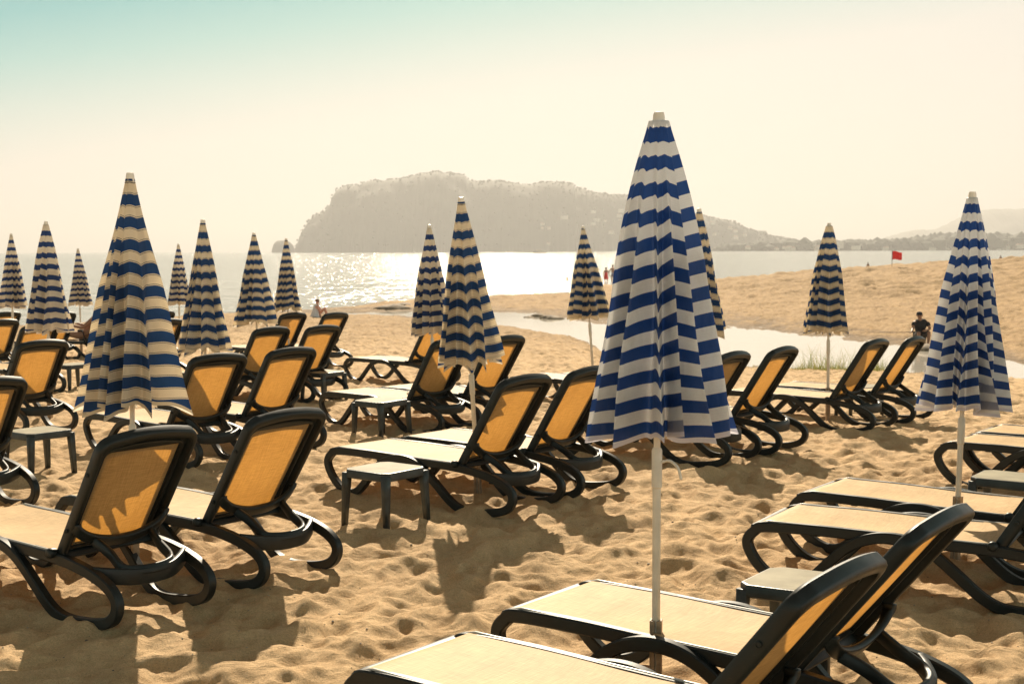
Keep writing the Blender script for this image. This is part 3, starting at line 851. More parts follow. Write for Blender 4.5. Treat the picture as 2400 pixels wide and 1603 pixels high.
umbrella((px(110, 15.3), 15.3), 2.22, px(113, 15.32), 15.32, 12, FB, 'second umbrella from the left, closed, light blue and cream with rounded bulge', Lr=1.348, Rb=.268, pw=.82, rot=.5, flare=.06)
umbrella((px(27, 22.8), 22.8), 2.19, px(31, 22.9), 22.9, 13, FB, 'leftmost closed umbrella at the picture edge against the sea', Lr=1.348, Rb=.266, pw=.95, rot=0)
umbrella((px(188, 29), 29), 1.95, px(186, 29.1), 29.1, 15, FB, 'small far umbrella with a thin bare pole, third from the left', Lr=1.327, Rb=.278, pw=.90, rot=.4)
umbrella((px(419, 27.3), 27.3), 2.03, px(421, 27.35), 27.35, 16, FB, 'small far umbrella with dense blue stripes between two larger cream ones', Lr=1.327, Rb=.25, pw=.92, rot=.7)
umbrella((px(603, 18.1), 18.1), 2.12, px(598, 18.11), 18.11, 17, CB, 'closed umbrella over the sand left of the small rock islet', Lr=1.348, Rb=.29, pw=.90, rot=1.0)
umbrella((px(676, 23.1), 23.1), 2.09, px(673, 23.16), 23.16, 18, CB, 'closed umbrella in front of the small rock islet', Lr=1.348, Rb=.24, pw=.88, rot=.1)

# ------------------------------------------------------------------ far land
M['headland'] = simple('headland_scrub', (0.048, 0.050, 0.038), 0.9, 0.35, 0.02)
M['shore_wood'] = simple('shore_trees', (0.045, 0.05, 0.03), 0.9, 0.4, 0.02)
M['hill'] = simple('hill_scrub', (0.09, 0.085, 0.055), 0.9, 0.3, 0.003)
M['house'] = simple('pale_house', (0.62, 0.56, 0.46), 0.8, 0.1, 0.2)
M['roof'] = simple('tile_roof', (0.30, 0.15, 0.09), 0.8, 0.2, 0.2)
def hor(x): return 587 - .0042 * (x - 1200)
def fbm1(x, seed, oct=5, base=1.0):
    r_ = np.random.default_rng(seed); v = np.zeros_like(x); a = 1.0; f = base
    for _ in range(oct):
        t = r_.uniform(-1, 1, 4096); g = x * f + r_.uniform(0, 900); i = np.floor(g).astype(int); w = g - i; w = w * w * (3 - 2 * w)
        v += a * (t[i % 4096] * (1 - w) + t[(i + 1) % 4096] * w); a *= .5; f *= 2.03
    return v
def ridge(name, outline, D, depth, mat, nx=700, ny=46, rough=4.0, seed=1, front=.42, treetop=2.5, zb=-1.5):
    sc_ = D / FPX
    xs = np.array([p[0] for p in outline]); hs = np.array([(hor(p[0]) - p[1]) * sc_ + CAM_H for p in outline])
    X = np.linspace((xs[0] - 1200) * sc_, (xs[-1] - 1200) * sc_, nx)
    Hh = np.interp(X, (xs - 1200) * sc_, hs)
    Hh = Hh + treetop * fbm1(X / 14.0, seed, 4) * np.clip(Hh / 40, 0, 1)
    t = np.linspace(0, 1, ny)
    Xg_, T = np.meshgrid(X, t, indexing='ij')
    Hg = Hh[:, None] * np.ones_like(T)
    dsc = (0.22 + 0.78 * np.clip(Hh / Hh.max(), 0, 1) ** .8)[:, None]
    Yg_ = D + (-depth * front + depth * T) * dsc
    shape = np.where(T < front, np.sin(np.pi / 2 * np.clip(T / front, 0, 1)) ** .9, np.cos(np.pi / 2 * np.clip((T - front) / (1 - front), 0, 1)) ** .8)
    nz = noise2(Xg_ / 90, Yg_ / 90, seed + 5)
    inner = shape * (1 - shape) * 4
    Z = zb - 1 + (Hg - zb + 1) * shape + (nz * rough + 7 * noise2(Xg_ / 35 + Yg_ / 60, Yg_ / 25, seed + 6)) * inner
    # keep ridge crest in true perspective height
    Z = Z * (Yg_ / D) ** np.where(T < front, 0, 0)
    Xp = Xg_ + 10 * noise2(Xg_ / 60, Yg_ / 60, seed + 9) * (1 - T * 0)
    o = grid_obj(name, np.stack([Xg_, Yg_, Z], -1), mat)
    if o.data.polygons[len(o.data.polygons) // 3].normal.z < 0: o.data.flip_normals()
    return o, (X, Hh)
def zz7(pts): return [(600 + a * .3833, 380 + b * .3833) for a, b in pts]
def zz8(pts): return [(1600 + a * .3407, 460 + b * .3407) for a, b in pts]
head = zz7([(232, 547), (255, 520), (280, 490), (288, 455), (297, 418), (318, 388), (342, 352), (385, 325), (435, 308), (452, 280), (470, 258), (487, 238), (490, 208), (520, 168), (550, 152), (600, 146), (655, 140), (672, 126), (740, 120), (830, 115), (900, 104),
            (950, 92), (1000, 80), (1015, 73), (1130, 68), (1200, 76), (1280, 88), (1300, 112), (1325, 120), (1400, 123), (1480, 116), (1530, 126), (1600, 138), (1660, 147), (1720, 142), (1770, 130), (1815, 124), (1870, 134), (1935, 138), (1945, 168), (1990, 166), (2060, 190), (2150, 203), (2250, 206)]) + \
       zz8([(40, 122), (110, 135), (180, 145), (240, 158), (340, 180), (400, 205), (460, 235), (520, 252), (560, 262), (600, 275), (680, 290), (760, 305), (860, 335), (960, 365)])
hd, (HXs, HHs) = ridge('headland', head, 3400, 900, M['headland'], 900, 60, 10, 3, treetop=1.7, front=.30)
tag(hd, kind='structure')
isl = zz7([(108, 547), (114, 505), (124, 490), (140, 481), (165, 479), (195, 480), (212, 490), (228, 505), (240, 530), (250, 547)])
o, _ = ridge('rock_islet', isl, 3300, 90, M['headland'], 60, 20, 3, 8, treetop=1.0); tag(o, kind='structure')
far = zz8([(1380, 310), (1470, 290), (1500, 265), (1540, 242), (1600, 238), (1680, 236), (1750, 236), (1770, 238), (1830, 205), (1900, 172), (1980, 135), (2060, 100), (2140, 93), (2230, 92), (2348, 92), (2600, 60), (2900, 90), (3300, 240)])
o, _ = ridge('distant_hill', far, 6400, 1400, M['hill'], 300, 30, 20, 12, treetop=5); tag(o, kind='structure')
# low shore on the right
coast = zz8([(250, 350), (420, 345), (900, 345), (1500, 345), (2000, 345), (2400, 343), (3000, 342), (3600, 345)])
o, _ = ridge('far_shore', coast, 2700, 300, M['hill'], 300, 24, 1, 15, treetop=.3); tag(o, kind='structure')
# trees of the far shore read as one wood: many clumps in one mass
def wood(name, x0, x1, D, top, seed, n, dd=260):
    r_ = np.random.default_rng(seed)
    bm = bmesh.new(); bmesh.ops.create_icosphere(bm, subdivisions=1, radius=1.0)
    bv = np.array([v.co[:] for v in bm.verts]); bf = [[v.index for v in f.verts] for f in bm.faces]; bm.free()
    V, F = [], []
    sc_ = D / FPX
    for k in range(n):
        x = r_.uniform(x0, x1); y = D + r_.uniform(-dd * .3, dd)
        hmax = np.interp(x, [p[0] for p in top], [p[1] for p in top]) * sc_
        h = max(3.0, hmax * r_.uniform(.55, 1.0)); w = h * r_.uniform(.4, .8) + 3
        c = np.array(((x - 1200) / FPX * y, y, h * .5 - 1.5))
        b = bv * (1 + r_.normal(0, .16, (len(bv), 1))) * np.array((w, w, h * .55)) + c
        k0 = len(V); V += list(b); F += [[i + k0 for i in f] for f in bf]
    return mesh_obj(name, V, F, M['shore_wood'], smooth=False)
w1 = wood('far_wood', 1690, 2560, 2550, [(1690, 18), (1780, 22), (1850, 27), (1960, 25), (2040, 27), (2110, 27), (2150, 33), (2220, 42), (2300, 36), (2560, 38)], 4, 1500)
tag(w1, kind='stuff')
# crowns scattered over the headland's crest and slope
r_ = np.random.default_rng(31)
bm = bmesh.new(); bmesh.ops.create_icosphere(bm, subdivisions=1, radius=1.0)
bv = np.array([v.co[:] for v in bm.verts]); bf = [[v.index for v in f.verts] for f in bm.faces]; bm.free()
me = hd.data; co = np.empty(len(me.vertices) * 3, np.float32); me.vertices.foreach_get('co', co); co = co.reshape(-1, 3)
ok = np.where((co[:, 2] > 12) & (co[:, 1] < 3450) & (co[:, 0] > -560))[0]
crest = np.where((co[:, 2] > 30) & (abs(co[:, 1] - 3400) < 30) & (co[:, 0] > -500))[0]
V, F = [], []
for idx in list(r_.choice(ok, 1500)) + list(r_.choice(crest, 380)):
    c = co[idx] + np.array((r_.uniform(-6, 6), r_.uniform(-4, 4), 1.0)); w = r_.uniform(1.5, 3.4)
    b = bv * (1 + r_.normal(0, .18, (len(bv), 1))) * np.array((w, w, w * r_.uniform(.7, 1.3))) + c
    k0 = len(V); V += list(b); F += [[i + k0 for i in f] for f in bf]
tag(mesh_obj('headland_trees', V, F, M['headland'], smooth=False), kind='stuff')
# houses
def house_proto(w, d, h, flatroof):
    root = empty('house')
    mb = MB(); mb.box((0, 0, h / 2), (w, d, h)); mb.build('wall', M['house'], root, smooth=False)
    mb = MB()
    if flatroof: mb.box((0, 0, h + .3), (w + .6, d + .6, .6))
    else:
        V = [np.array(p) for p in ((-w / 2 - .4, -d / 2 - .4, h), (w / 2 + .4, -d / 2 - .4, h), (w / 2 + .4, d / 2 + .4, h), (-w / 2 - .4, d / 2 + .4, h), (-w / 2 + 2, 0, h + 2.6), (w / 2 - 2, 0, h + 2.6))]
        mb.add((V, [(0, 1, 5, 4), (2, 3, 4, 5), (0, 4, 3), (1, 2, 5), (3, 2, 1, 0)]))
    mb.build('roof', M['roof'] if not flatroof else M['house'], root, smooth=False)
    return root
protos = [house_proto(14, 10, 8, False), house_proto(20, 12, 11, True), house_proto(10, 9, 6, False)]
usedh = set()
slope = np.where((co[:, 2] > 8) & (co[:, 2] < 95) & (co[:, 1] < 3330) & (co[:, 0] > 60) & (co[:, 0] < 820))[0]
spots = [tuple(co[i]) for i in r_.choice(slope, 46)]
for k in range(26):
    xq = r_.uniform(1740, 2395); yq = 2480 + r_.uniform(-40, 10)
    spots.append(((xq - 1200) / FPX * yq, yq, -1.0 + r_.uniform(0, 6)))
for k, (x, y, z) in enumerate(spots):
    p = protos[k % 3]
    h_ = p if k < 3 else copy_tree(p)
    h_.location = (x, y - 3, z - 2); h_.rotation_euler = (0, 0, r_.uniform(-.6, .6)); s_ = r_.uniform(.5, .95); h_.scale = (s_, s_, s_)
    if k < 46: where = 'on the hazy headland slope'
    else: where = 'along the low far shore'
    tag(h_, ['tiny pale house with tiled roof ', 'tiny pale flat roofed block ', 'tiny low pale cottage '][k % 3] + where, 'house', ['gabled houses ', 'flat roofed blocks ', 'low cottages '][k % 3] + where)

# the big block standing on the headland's right shoulder
root = empty('apartment_block', ((1785 - 1200) / FPX * 3390, 3390, (hor(1785) - 562) * 3390 / FPX))
mb = MB(); mb.box((0, 0, 10), (18, 12, 26)); mb.build('wall', M['house'], root, smooth=False)
mb = MB(); mb.box((0, 0, 23.5), (21, 14, 1.0)); mb.build('roof', M['house'], root, smooth=False)
tag(root, 'square pale block rising above the trees on the right shoulder of the headland', 'building')

# boat under the headland
root = empty('motor_boat', ((1265 - 1200) / FPX * 1900, 1900, -1.5))
hull = MB(); V = []
for i, t in enumerate(np.linspace(0, 1, 9)):
    w = 2.0 * (1 - t ** 3); 
    V += [np.array((-9 + 18 * t, -w, 1.9 + t * .7)), np.array((-9 + 18 * t, -w * .6, -.3)), np.array((-9 + 18 * t, w * .6, -.3)), np.array((-9 + 18 * t, w, 1.9 + t * .7))]
F = [(i * 4 + j, (i + 1) * 4 + j, (i + 1) * 4 + (j + 1) % 4, i * 4 + (j + 1) % 4) for i in range(8) for j in range(4)] + [(0, 1, 2, 3)]
hull.add((V, F)).build('hull', M['house'], root, smooth=False)
mb = MB(); mb.box((-1, 0, 3.0), (7, 2.6, 2.0)); mb.build('cabin', M['house'], root, smooth=False)
tag(root, 'tiny pale boat on the glittering water under the headland', 'boat')

# ------------------------------------------------------------------ red flag
M['red'] = simple('red_flag_cloth', (0.80, 0.015, 0.012), 0.7, 0.1, 2)
M['metal'] = simple('grey_metal', (0.3, 0.3, 0.3), 0.4, 0.1)
fx, fy = (2090 - 1200) / FPX * 116, 116
fz = ground(fx, fy)
ftop = CAM_H - (588 - hor(2090)) * fy / FPX
root = empty('flag', (fx, fy, fz))
mb = MB(); mb.lathe([(.03, -.3), (.028, ftop - fz)], 8); mb.build('flag_pole', M['metal'], root)
a, b = np.meshgrid(np.linspace(0, 1, 14), np.linspace(0, 1, 8), indexing='ij')
P = np.stack([a * .88, .10 * np.sin(a * 7 + b) * a, (ftop - fz) - .03 - b * .74 - .10 * a * (1 - b) + .04 * np.sin(a * 6)], -1)
o = grid_obj('flag_cloth', P, M['red'], root)
tag(root, 'red warning flag flying on a thin pole at the top of the sand', 'flag')

# ------------------------------------------------------------------ people
M['skin'] = simple('skin', (0.30, 0.15, 0.085), 0.5, 0.1, 8)
M['skin_pale'] = simple('pale_skin', (0.55, 0.26, 0.17), 0.5, 0.1, 8)
M['black'] = simple('black_cotton', (0.012, 0.012, 0.014), 0.9, 0.2)
M['dark_short'] = simple('dark_shorts_cloth', (0.05, 0.04, 0.035), 0.9, 0.2)
M['hair'] = simple('dark_hair', (0.03, 0.018, 0.012), 0.6, 0.2)
M['wrap'] = simple('white_towelling', (0.66, 0.62, 0.62), 0.9, 0.08, 12, .4)
M['redcloth'] = simple('red_cloth', (0.60, 0.05, 0.03), 0.8, 0.15, 6)
M['greyblue'] = simple('grey_blue_cloth', (0.22, 0.20, 0.26), 0.8, 0.15, 6)
M['wood'] = simple('weathered_wood', (0.16, 0.11, 0.07), 0.8, 0.3)
M['rock'] = simple('dark_rock', (0.22, 0.165, 0.105), 0.85, 0.45, 4, .8, 12)
def skin_obj(name, joints, edges, mat, parent, subd=2, rootv=0):
    names = list(joints)
    me = bpy.data.meshes.new(name)
    me.from_pydata([joints[n][:3] for n in names], [(names.index(a), names.index(b)) for a, b in edges], [])
    o = bpy.data.objects.new(name, me); COL.objects.link(o)
    md = o.modifiers.new('skin', 'SKIN'); md.use_smooth_shade = True
    sub = o.modifiers.new('sub', 'SUBSURF'); sub.levels = subd; sub.render_levels = subd
    for i, n in enumerate(names):
        v = me.skin_vertices[0].data[i]; r = joints[n][3]
        v.radius = (r, r) if not isinstance(r, tuple) else r
        v.use_root = (i == rootv)
    dg = bpy.context.evaluated_depsgraph_get()
    m2 = bpy.data.meshes.new_from_object(o.evaluated_get(dg))
    bpy.data.objects.remove(o)
    m2.materials.clear(); m2.materials.append(mat)
    m2.polygons.foreach_set('use_smooth', [True] * len(m2.polygons))
    r = bpy.data.objects.new(name, m2); COL.objects.link(r)
    if parent: r.parent = parent
    return r
def body_joints(d):
    """d gives hip, knees, ankles, toes, shoulders, elbows, hands, neck, head"""
    J = {'hip': (*d['hip'], .115), 'belly': (*((np.array(d['hip']) * .55 + np.array(d['chest']) * .45)), .115), 'chest': (*d['chest'], .125), 'neck': (*d['neck'], .050), 'head': (*d['head'], .082), 'crown': (*d['crown'], .070)}
    E_ = [('hip', 'belly'), ('belly', 'chest'), ('chest', 'neck'), ('neck', 'head'), ('head', 'crown')]
    for s in 'lr':
        J['thigh' + s] = (*d['thigh' + s], .088); J['knee' + s] = (*d['knee' + s], .058); J['calf' + s] = (*(np.array(d['knee' + s]) * .65 + np.array(d['ankle' + s]) * .35), .056)
        J['ankle' + s] = (*d['ankle' + s], .036); J['toe' + s] = (*d['toe' + s], .030)
        J['sh' + s] = (*d['sh' + s], .060); J['el' + s] = (*d['el' + s], .040); J['wr' + s] = (*d['wr' + s], .028)
        h = np.array(d['ha' + s]); w = np.array(d['wr' + s]); f = (h - w); L = np.linalg.norm(f); f = f / (L + 1e-9)
        J['palm' + s] = (*h, .034)
        E_ += [('hip', 'thigh' + s), ('thigh' + s, 'knee' + s), ('knee' + s, 'calf' + s), ('calf' + s, 'ankle' + s), ('ankle' + s, 'toe' + s), ('chest', 'sh' + s), ('sh' + s, 'el' + s), ('el' + s, 'wr' + s), ('wr' + s, 'palm' + s)]
        side = np.cross(f, (0, 0, 1)); side /= np.linalg.norm(side) + 1e-9
        for q in range(4):
            base = h + side * (.012 * (q - 1.5) * 1.6); k = ['i', 'm', 'r', 'p'][q]; ln = [.068, .075, .07, .055][q]
            m1 = base + f * ln * .6 + side * .006 * (q - 1.5); m2_ = m1 + f * ln * .35 + np.array((0, 0, -.022))
            J['f' + k + s] = (*m1, .0095); J['g' + k + s] = (*m2_, .008)
            E_ += [('palm' + s, 'f' + k + s), ('f' + k + s, 'g' + k + s)]
        th = h - f * .02 - side * .04 + np.array((0, 0, -.01)); J['t' + s] = (*th, .011); J['u' + s] = (*(th + f * .035), .009)
        E_ += [('palm' + s, 't' + s), ('t' + s, 'u' + s)]
    return J, E_
def sub_skin(name, J, keys, edges, grow, mat, parent):
    JJ = {k: (*J[k][:3], J[k][3] + grow) for k in keys}
    return skin_obj(name, JJ, edges, mat, parent, 2)
def face(parent, head, fwd, r=.085, mat=None):
    """nose, ears and eye sockets as small children-less geometry joined to one mesh"""
    head = np.array(head, float); fwd = np.array(fwd, float); fwd /= np.linalg.norm(fwd); side = np.cross(fwd, (0, 0, 1))
    mb = MB()
    def blob(c, d):
        bm_ = bmesh.new(); bmesh.ops.create_icosphere(bm_, subdivisions=2, radius=1)
        V = [np.array(v.co) * np.array(d) + c for v in bm_.verts]; F = [[v.index for v in f.verts] for f in bm_.faces]; bm_.free(); mb.add((V, F))
    blob(head + fwd * (r + .006) + np.array((0, 0, -.005)), (.014, .014, .022))
    blob(head + side * r * .98, (.012, .016, .028)); blob(head - side * r * .98, (.012, .016, .028))
    o = mb.build('nose_and_ears', mat, parent)
    mb = MB()
    blob(head + fwd * (r * .93) + side * .032 + np.array((0, 0, .018)), (.012, .012, .008)); blob(head + fwd * (r * .93) - side * .032 + np.array((0, 0, .018)), (.012, .012, .008))
    blob(head + fwd * (r * .95) + np.array((0, 0, -.045)), (.020, .014, .006))
    mb.build('eyes_and_mouth', M['hair'], parent)

# angler on a low stool at the far bank (local frame: faces -Y/-X side, metres)
ay = 42.0
while ay < 47 and hor(2160) + (CAM_H - ground((2160 - 1200) / FPX * ay, ay)) * FPX / ay > 811: ay += .05
ax = (2160 - 1200) / FPX * ay
az = ground(ax, ay)
root = empty('person', (ax, ay, az)); root.scale = (1.08, 1.08, 1.04)
d = dict(hip=(.0, .12, .34), chest=(-.03, -.03, .72), neck=(-.06, -.09, .87), head=(-.09, -.14, .99), crown=(-.09, -.13, 1.06),
         thighl=(.10, .06, .33), kneel=(.15, -.36, .46), anklel=(.12, -.36, .09), toel=(.12, -.54, .04),
         thighr=(-.09, .06, .33), kneer=(-.17, -.34, .46), ankler=(-.15, -.33, .09), toer=(-.17, -.50, .04),
         shl=(.19, -.03, .78), ell=(.23, -.20, .56), wrl=(.05, -.36, .54), hal=(-.02, -.42, .53),
         shr=(-.23, -.04, .78), elr=(-.31, -.20, .57), wrr=(-.40, -.40, .50), har=(-.44, -.46, .49))
J, E_ = body_joints(d)
skin_obj('body', J, E_, M['skin'], root)
sub_skin('shirt', J, ['hip', 'belly', 'chest', 'shl', 'shr', 'neck'], [('hip', 'belly'), ('belly', 'chest'), ('chest', 'shl'), ('chest', 'shr'), ('chest', 'neck')], .030, M['black'], root)
for s in 'lr':
    a_ = np.array(d['sh' + s]); b_ = np.array(d['el' + s])
    skin_obj('sleeve', {'a': (*a_, .074), 'b': (*(a_ * .35 + b_ * .65), .066)}, [('a', 'b')], M['black'], root)
sub_skin('shorts', J, ['hip', 'thighl', 'thighr', 'kneel', 'kneer'], [('hip', 'thighl'), ('hip', 'thighr'), ('thighl', 'kneel'), ('thighr', 'kneer')], .028, M['dark_short'], root)
face(root, d['head'], (-.4, -.9, -.1), .086, M['skin'])
cp = MB(); cp.lathe([(.094, 0), (.096, .03), (.080, .085), (.04, .108), (.002, .112)], 16, (-.09, -.13, 1.015))
cp.box((-.135, -.235, 1.025), (.14, .12, .012), R(-24)); cp.build('cap', M['black'], root, bevel=40)
tag(root, 'man in black shirt and cap seated at the lagoon edge holding a fishing rod', 'person')
st = empty('stool', (ax, ay + .14, az))
mb = MB(); mb.box((0, 0, .215), (.36, .32, .035)); mb.build('seat', M['wood'], st, smooth=False)
for sx in (1, -1):
    for sy in (1, -1):
        mb = MB(); mb.box((sx * .15, sy * .13, .06), (.035, .035, .27)); mb.build('leg', M['wood'], st, smooth=False)
tag(st, 'low wooden stool under the seated man in black', 'stool')
rod = MB(); rod.add(sweep([(ax - .30, ay - .40, az + .50), (ax - 1.0, ay - .75, az + .51), (ax - 2.4, ay - 1.2, az + .54)], rrect(.022, .022, .008, 2), (0, 0, 1), scale=[1, .8, .35]))
o = rod.build('fishing_rod', M['hair']); tag(o, 'thin dark fishing rod held out to the left by the seated man', 'fishing rod')

# woman seated at the waterline with a white wrap
wx, wy = (741 - 1200) / FPX * 60.5, 60.5
wz = CAM_H - (752 - hor(741)) * wy / FPX
wz = max(ground(wx, wy), wz)
root = empty('person', (wx, wy, wz))
d = dict(hip=(0, 0, .12), chest=(.03, .02, .45), neck=(.05, .03, .60), head=(.07, .05, .73), crown=(.06, .05, .79),
         thighl=(.06, .06, .12), kneel=(.36, .16, .40), anklel=(.52, .22, .05), toel=(.62, .25, .03),
         thighr=(.06, -.06, .12), kneer=(.38, -.05, .40), ankler=(.54, -.02, .05), toer=(.64, 0, .03),
         shl=(.05, .18, .50), ell=(.20, .22, .32), wrl=(.36, .18, .42), hal=(.42, .16, .44),
         shr=(.06, -.17, .50), elr=(.20, -.20, .30), wrr=(.36, -.12, .40), har=(.42, -.10, .43))
J, E_ = body_joints(d)
skin_obj('body', J, E_, M['skin_pale'], root)
V, F = [], []
seg, rows_ = 26, 12
for i in range(rows_):
    t = i / (rows_ - 1); z = .60 * (1 - t) + .0 * t
    for k in range(seg):
        a_ = R(55 + 250 * k / (seg - 1)); rr = (.085 + .235 * t ** .9) * (1 + .07 * math.sin(k * 1.9 + t * 2))
        V.append(np.array((.02 + rr * math.cos(a_) * .95, .01 + rr * math.sin(a_) * .95, z)))
for i in range(rows_ - 1):
    for k in range(seg - 1): F.append((i * seg + k, i * seg + k + 1, (i + 1) * seg + k + 1, (i + 1) * seg + k))
o = mesh_obj('towel_wrap', V, F, M['wrap'], root)
hm = MB(); hm.lathe([(.002, -.05), (.07, -.05), (.093, 0), (.09, .05), (.06, .09), (.002, .10)], 14, (.055, .045, .745)); hm.build('hair', simple('auburn_hair', (.16, .07, .04), .6), root)
tag(root, 'person seated on the sand by the water with a white towel over the shoulders', 'person')

# walking couple in the shallows
def walker(x, y, z, rz, mat, cat_lbl, skirt=True, scale=1.0, arm=None, dress='dress'):
    root = empty('person', (x, y, z), rz)
    root.scale = (scale,) * 3
    d = dict(hip=(0, 0, .92), chest=(0, 0, 1.30), neck=(0, 0, 1.46), head=(0, -.01, 1.59), crown=(0, 0, 1.65),
             thighl=(.09, 0, .86), kneel=(.10, -.08, .48), anklel=(.09, .05, .09), toel=(.09, -.08, .03),
             thighr=(-.09, 0, .86), kneer=(-.10, .06, .48), ankler=(-.06, .26, .16), toer=(-.06, .22, .05),
             shl=(.18, 0, 1.38), ell=(.24, .03, 1.12), wrl=(.34, -.02, .92), hal=(.39, -.03, .87),
             shr=(-.18, 0, 1.38), elr=(-.24, .02, 1.10), wrr=(-.22, -.04, .86), har=(-.21, -.05, .79))
    if arm: d.update(arm)
    J, E_ = body_joints(d)
    skin_obj('body', J, E_, M['skin'], root)
    g_ = MB()
    if skirt: g_.lathe([(.150, 1.22), (.145, 1.05), (.17, .90), (.20, .70), (.215, .58)], 16)
    else: g_.lathe([(.145, 1.00), (.165, .90), (.175, .62)], 16)
    g_.build(dress, mat, root)
    hm = MB(); hm.lathe([(.002, -.06), (.07, -.05), (.094, 0), (.09, .06), (.05, .10), (.002, .11)], 14, (0, .012, 1.60)); hm.build('hair', M['hair'], root)
    return tag(root, cat_lbl, 'person')
wY = 119.0
walker((1421 - 1200) / FPX * wY, wY, CAM_H - (668.5 - hor(1421)) * wY / FPX, 0, M['redcloth'], 'woman in a red dress wading hand in hand at the water edge', True, .95)
walker((1437 - 1200) / FPX * wY, wY, CAM_H - (668.5 - hor(1437)) * wY / FPX + .1, 0, M['greyblue'], 'bare chested man in shorts half hidden behind the largest umbrella', False, 1.02, dict(ell=(.24, .02, 1.1), wrl=(.22, -.02, .86), hal=(.21, -.02, .8), elr=(-.28, .03, 1.12), wrr=(-.36, -.02, .92), har=(-.41, -.03, .88)), 'shorts')
walker((2034 - 1200) / FPX * 205, 205, CAM_H - (615 - hor(2034)) * 205 / FPX - 1.68, .4, M['dark_short'], 'lone tiny bather standing at the shore left of the red flag', False, 1.0, None, 'shorts')
walker((2344 - 1200) / FPX * 190, 190, CAM_H - (599 - hor(2344)) * 190 / FPX - 1.3, -.4, M['dark_short'], 'tiny distant stroller on the beach at far right behind the umbrella', False, .78, None, 'shorts')
walker((1407 - 1200) / FPX * 112, 112, CAM_H - (668 - hor(1407)) * 112 / FPX - 1.55, .2, M['dark_short'], 'swimmer with only the head above water beside the leaning umbrella', False, .95, None, 'shorts')
walker((1330 - 1200) / FPX * 150, 150, CAM_H - (651 - hor(1330)) * 150 / FPX - 1.62, .2, M['dark_short'], 'small far swimmer out in the glitter left of the leaning umbrella', False, 1.0, None, 'shorts')

# reclining person on the profile lounger
lx_, ly_ = -8.75, 27.80
gz_ = ground(lx_, ly_)
root = empty('person', (lx_, ly_, gz_), R(172))
c57, s57 = math.cos(R(57.5)), math.sin(R(57.5))
def bp(v, n=-.12, u=0): return (-(v * c57 + n * s57), u, .34 + v * s57 - n * c57)
d = dict(hip=(.10, 0, .46), chest=bp(.40), neck=bp(.62, -.10), head=bp(.76, -.13), crown=bp(.82, -.12),
         thighl=(.18, .09, .44), kneel=(.58, .11, .52), anklel=(.98, .11, .43), toel=(1.03, .12, .54),
         thighr=(.18, -.09, .44), kneer=(.58, -.10, .50), ankler=(.98, -.12, .43), toer=(1.04, -.12, .53),
         shl=bp(.55, -.12, .17), ell=(.08, .24, .62), wrl=(.30, .20, .66), hal=(.37, .18, .68),
         shr=bp(.55, -.12, -.17), elr=(.08, -.24, .62), wrr=(.30, -.20, .66), har=(.37, -.18, .68))
J, E_ = body_joints(d)
skin_obj('body', J, E_, M['skin'], root)
sub_skin('swimming_trunks', J, ['hip', 'thighl', 'thighr'], [('hip', 'thighl'), ('hip', 'thighr')], .02, M['dark_short'], root)
hm = MB(); hm.lathe([(.002, -.05), (.07, -.05), (.093, 0), (.09, .05), (.06, .09), (.002, .10)], 14, bp(.79, -.115)); hm.build('hair', M['hair'], root)
tag(root, 'person reclining on the profile lounger near the sea, head above the back', 'person')

# ------------------------------------------------------------------ grass, rocks, small things
M['grass'] = None
m, nt, ns, ls = new_mat('grass_blades')
oi = N(nt, 'ShaderNodeNewGeometry')
c = ramp(nt, oi.outputs['Random Per Island'], [(0.0, (0.10, 0.13, 0.025)), (0.5, (0.20, 0.22, 0.05)), (1.0, (0.34, 0.29, 0.10))])
dd_ = N(nt, 'ShaderNodeBsdfDiffuse', {'Color': c}); tr = N(nt, 'ShaderNodeBsdfTranslucent', {'Color': c})
mx = N(nt, 'ShaderNodeMixShader', {0: .5, 1: dd_.outputs[0], 2: tr.outputs[0]}); oo = N(nt, 'ShaderNodeOutputMaterial'); ls.new(mx.outputs[0], oo.inputs[0])
M['grass'] = m
r_ = np.random.default_rng(5)
V, F = [], []
for k in range(1700):
    xq = r_.choice([r_.normal(1925, 40), r_.uniform(1865, 2090), r_.normal(2065, 12), r_.uniform(1700, 2180)], p=[.4, .4, .1, .1])
    Yq = 35.3 + r_.normal(0, .7)
    X = (xq - 1200) / FPX * Yq; z0 = ground(X, Yq) - .02
    hh = abs(r_.normal(0, 1)) * .13 + .04
    if 1880 < xq < 2075 and r_.random() < .16: hh = r_.uniform(.3, .85)
    w = r_.uniform(.003, .008); a_ = r_.uniform(0, 6.28); bx, by = r_.normal(0, .34) * hh, r_.normal(0, .18) * hh
    k0 = len(V)
    for t in (0, .5, 1):
        ww = w * (1 - t * .9); cx, cy, cz = X + bx * t * t, Yq + by * t * t, z0 + hh * t * (1 - .12 * t)
        V += [(cx - ww * math.cos(a_), cy - ww * math.sin(a_), cz), (cx + ww * math.cos(a_), cy + ww * math.sin(a_), cz)]
    F += [(k0, k0 + 1, k0 + 3, k0 + 2), (k0 + 2, k0 + 3, k0 + 5, k0 + 4)]
tag(mesh_obj('grass', V, F, M['grass'], smooth=False), kind='stuff')

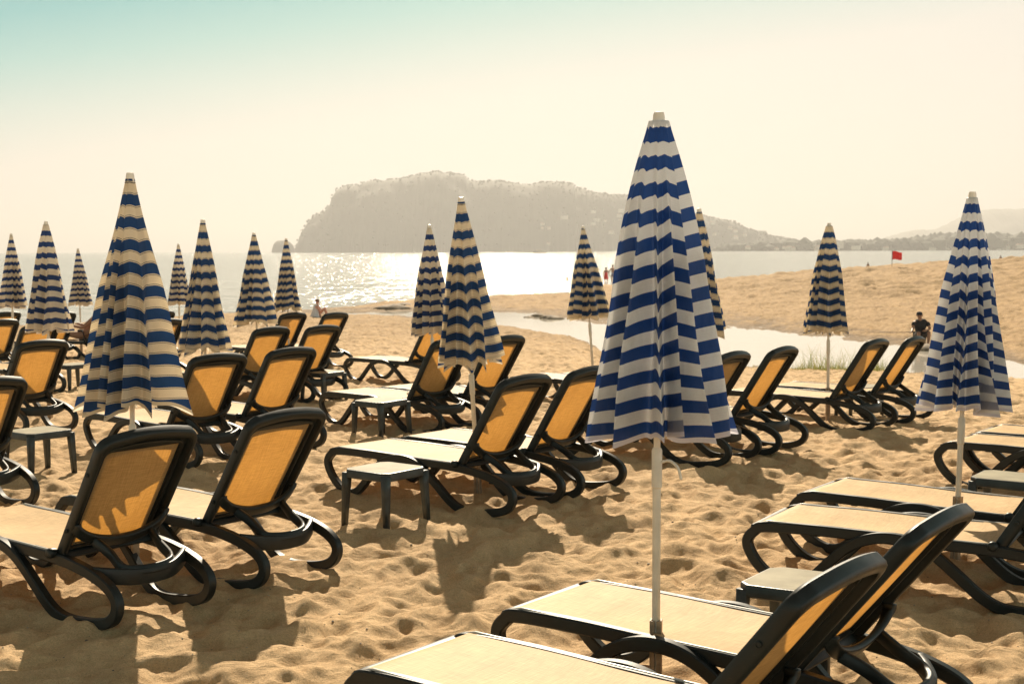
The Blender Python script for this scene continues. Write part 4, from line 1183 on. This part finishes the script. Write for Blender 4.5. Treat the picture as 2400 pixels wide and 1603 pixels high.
def rock(xq, yq, w, h, dp, label, z=-1.46, seed=0):
    Y = (CAM_H - z) * FPX / (yq - hor(xq)); X = (xq - 1200) / FPX * Y
    bm_ = bmesh.new(); bmesh.ops.create_icosphere(bm_, subdivisions=3, radius=1)
    V = np.array([v.co[:] for v in bm_.verts]); F = [[v.index for v in f.verts] for f in bm_.faces]; bm_.free()
    n = noise2(V[:, 0] * 1.3 + 5 + seed, V[:, 1] * 1.3 + V[:, 2] + 7, 40 + seed, 4, 1.0)
    V = V * (1 + .22 * n[:, None]) * np.array((w, dp, h))
    o = mesh_obj('rock', V, F, M['rock']); o.location = (X, Y, z)
    return tag(o, label, 'rock', 'rocks at the lagoon edge')
rock(1293, 748, .62, .18, .5, 'largest dark rock lying in the lagoon left of the leaning umbrella', seed=1)
rock(1262, 743, .40, .16, .4, 'middle dark rock at the tip of the sand spit', seed=2)
rock(1240, 745, .28, .10, .3, 'small outermost stone off the tip of the sand spit', seed=3)
rock(925, 727, 1.1, .30, .8, 'dark eroded mound beside the stream mouth left of the centre umbrellas', seed=4)
rock(946, 719, .7, .22, .6, 'smaller dark mound behind the stream mouth', seed=6)
rock(2175, 822, .75, .20, .7, 'dark wet stones at the seated angler feet', seed=5)
# ripples of mud in front of the angler are part of the bed

# pebbles, shells and dry debris on the near sand
M['pebble'] = simple('shell_pebbles', (0.30, 0.24, 0.17), 0.7, 0.6, 30)
r_ = np.random.default_rng(77)
bm_ = bmesh.new(); bmesh.ops.create_icosphere(bm_, subdivisions=1, radius=1)
pv = np.array([v.co[:] for v in bm_.verts]); pf = [[v.index for v in f.verts] for f in bm_.faces]; bm_.free()
V, F = [], []
for k in range(1500):
    Y = 3.2 + 12 * r_.random() ** 1.4; X = r_.uniform(-.42, .42) * Y
    s_ = r_.uniform(.002, .006) * (1.8 if r_.random() < .05 else 1)
    c = np.array((X, Y, ground_full(X, Y) + s_ * .3))
    b = pv * np.array((s_, s_ * r_.uniform(.5, 1.2), s_ * .6)) + c
    k0 = len(V); V += list(b); F += [[i + k0 for i in f] for f in pf]
tag(mesh_obj('pebbles', V, F, M['pebble'], smooth=False), kind='stuff')

# ------------------------------------------------------------------ haze
m, nt, ns, ls = new_mat('haze_air')
pv_ = N(nt, 'ShaderNodeVolumePrincipled', {'Color': (0.70, 0.69, 0.68, 1), 'Density': 0.00022, 'Anisotropy': 0.35})
oo = N(nt, 'ShaderNodeOutputMaterial'); ls.new(pv_.outputs[0], oo.inputs['Volume'])
mb = MB(); mb.box((0, 5800, 104), (18400, 12200, 218)); 
hz = mb.build('haze', m, smooth=False)
hz.location = (0, 0, 0)
tag(hz, kind='stuff')
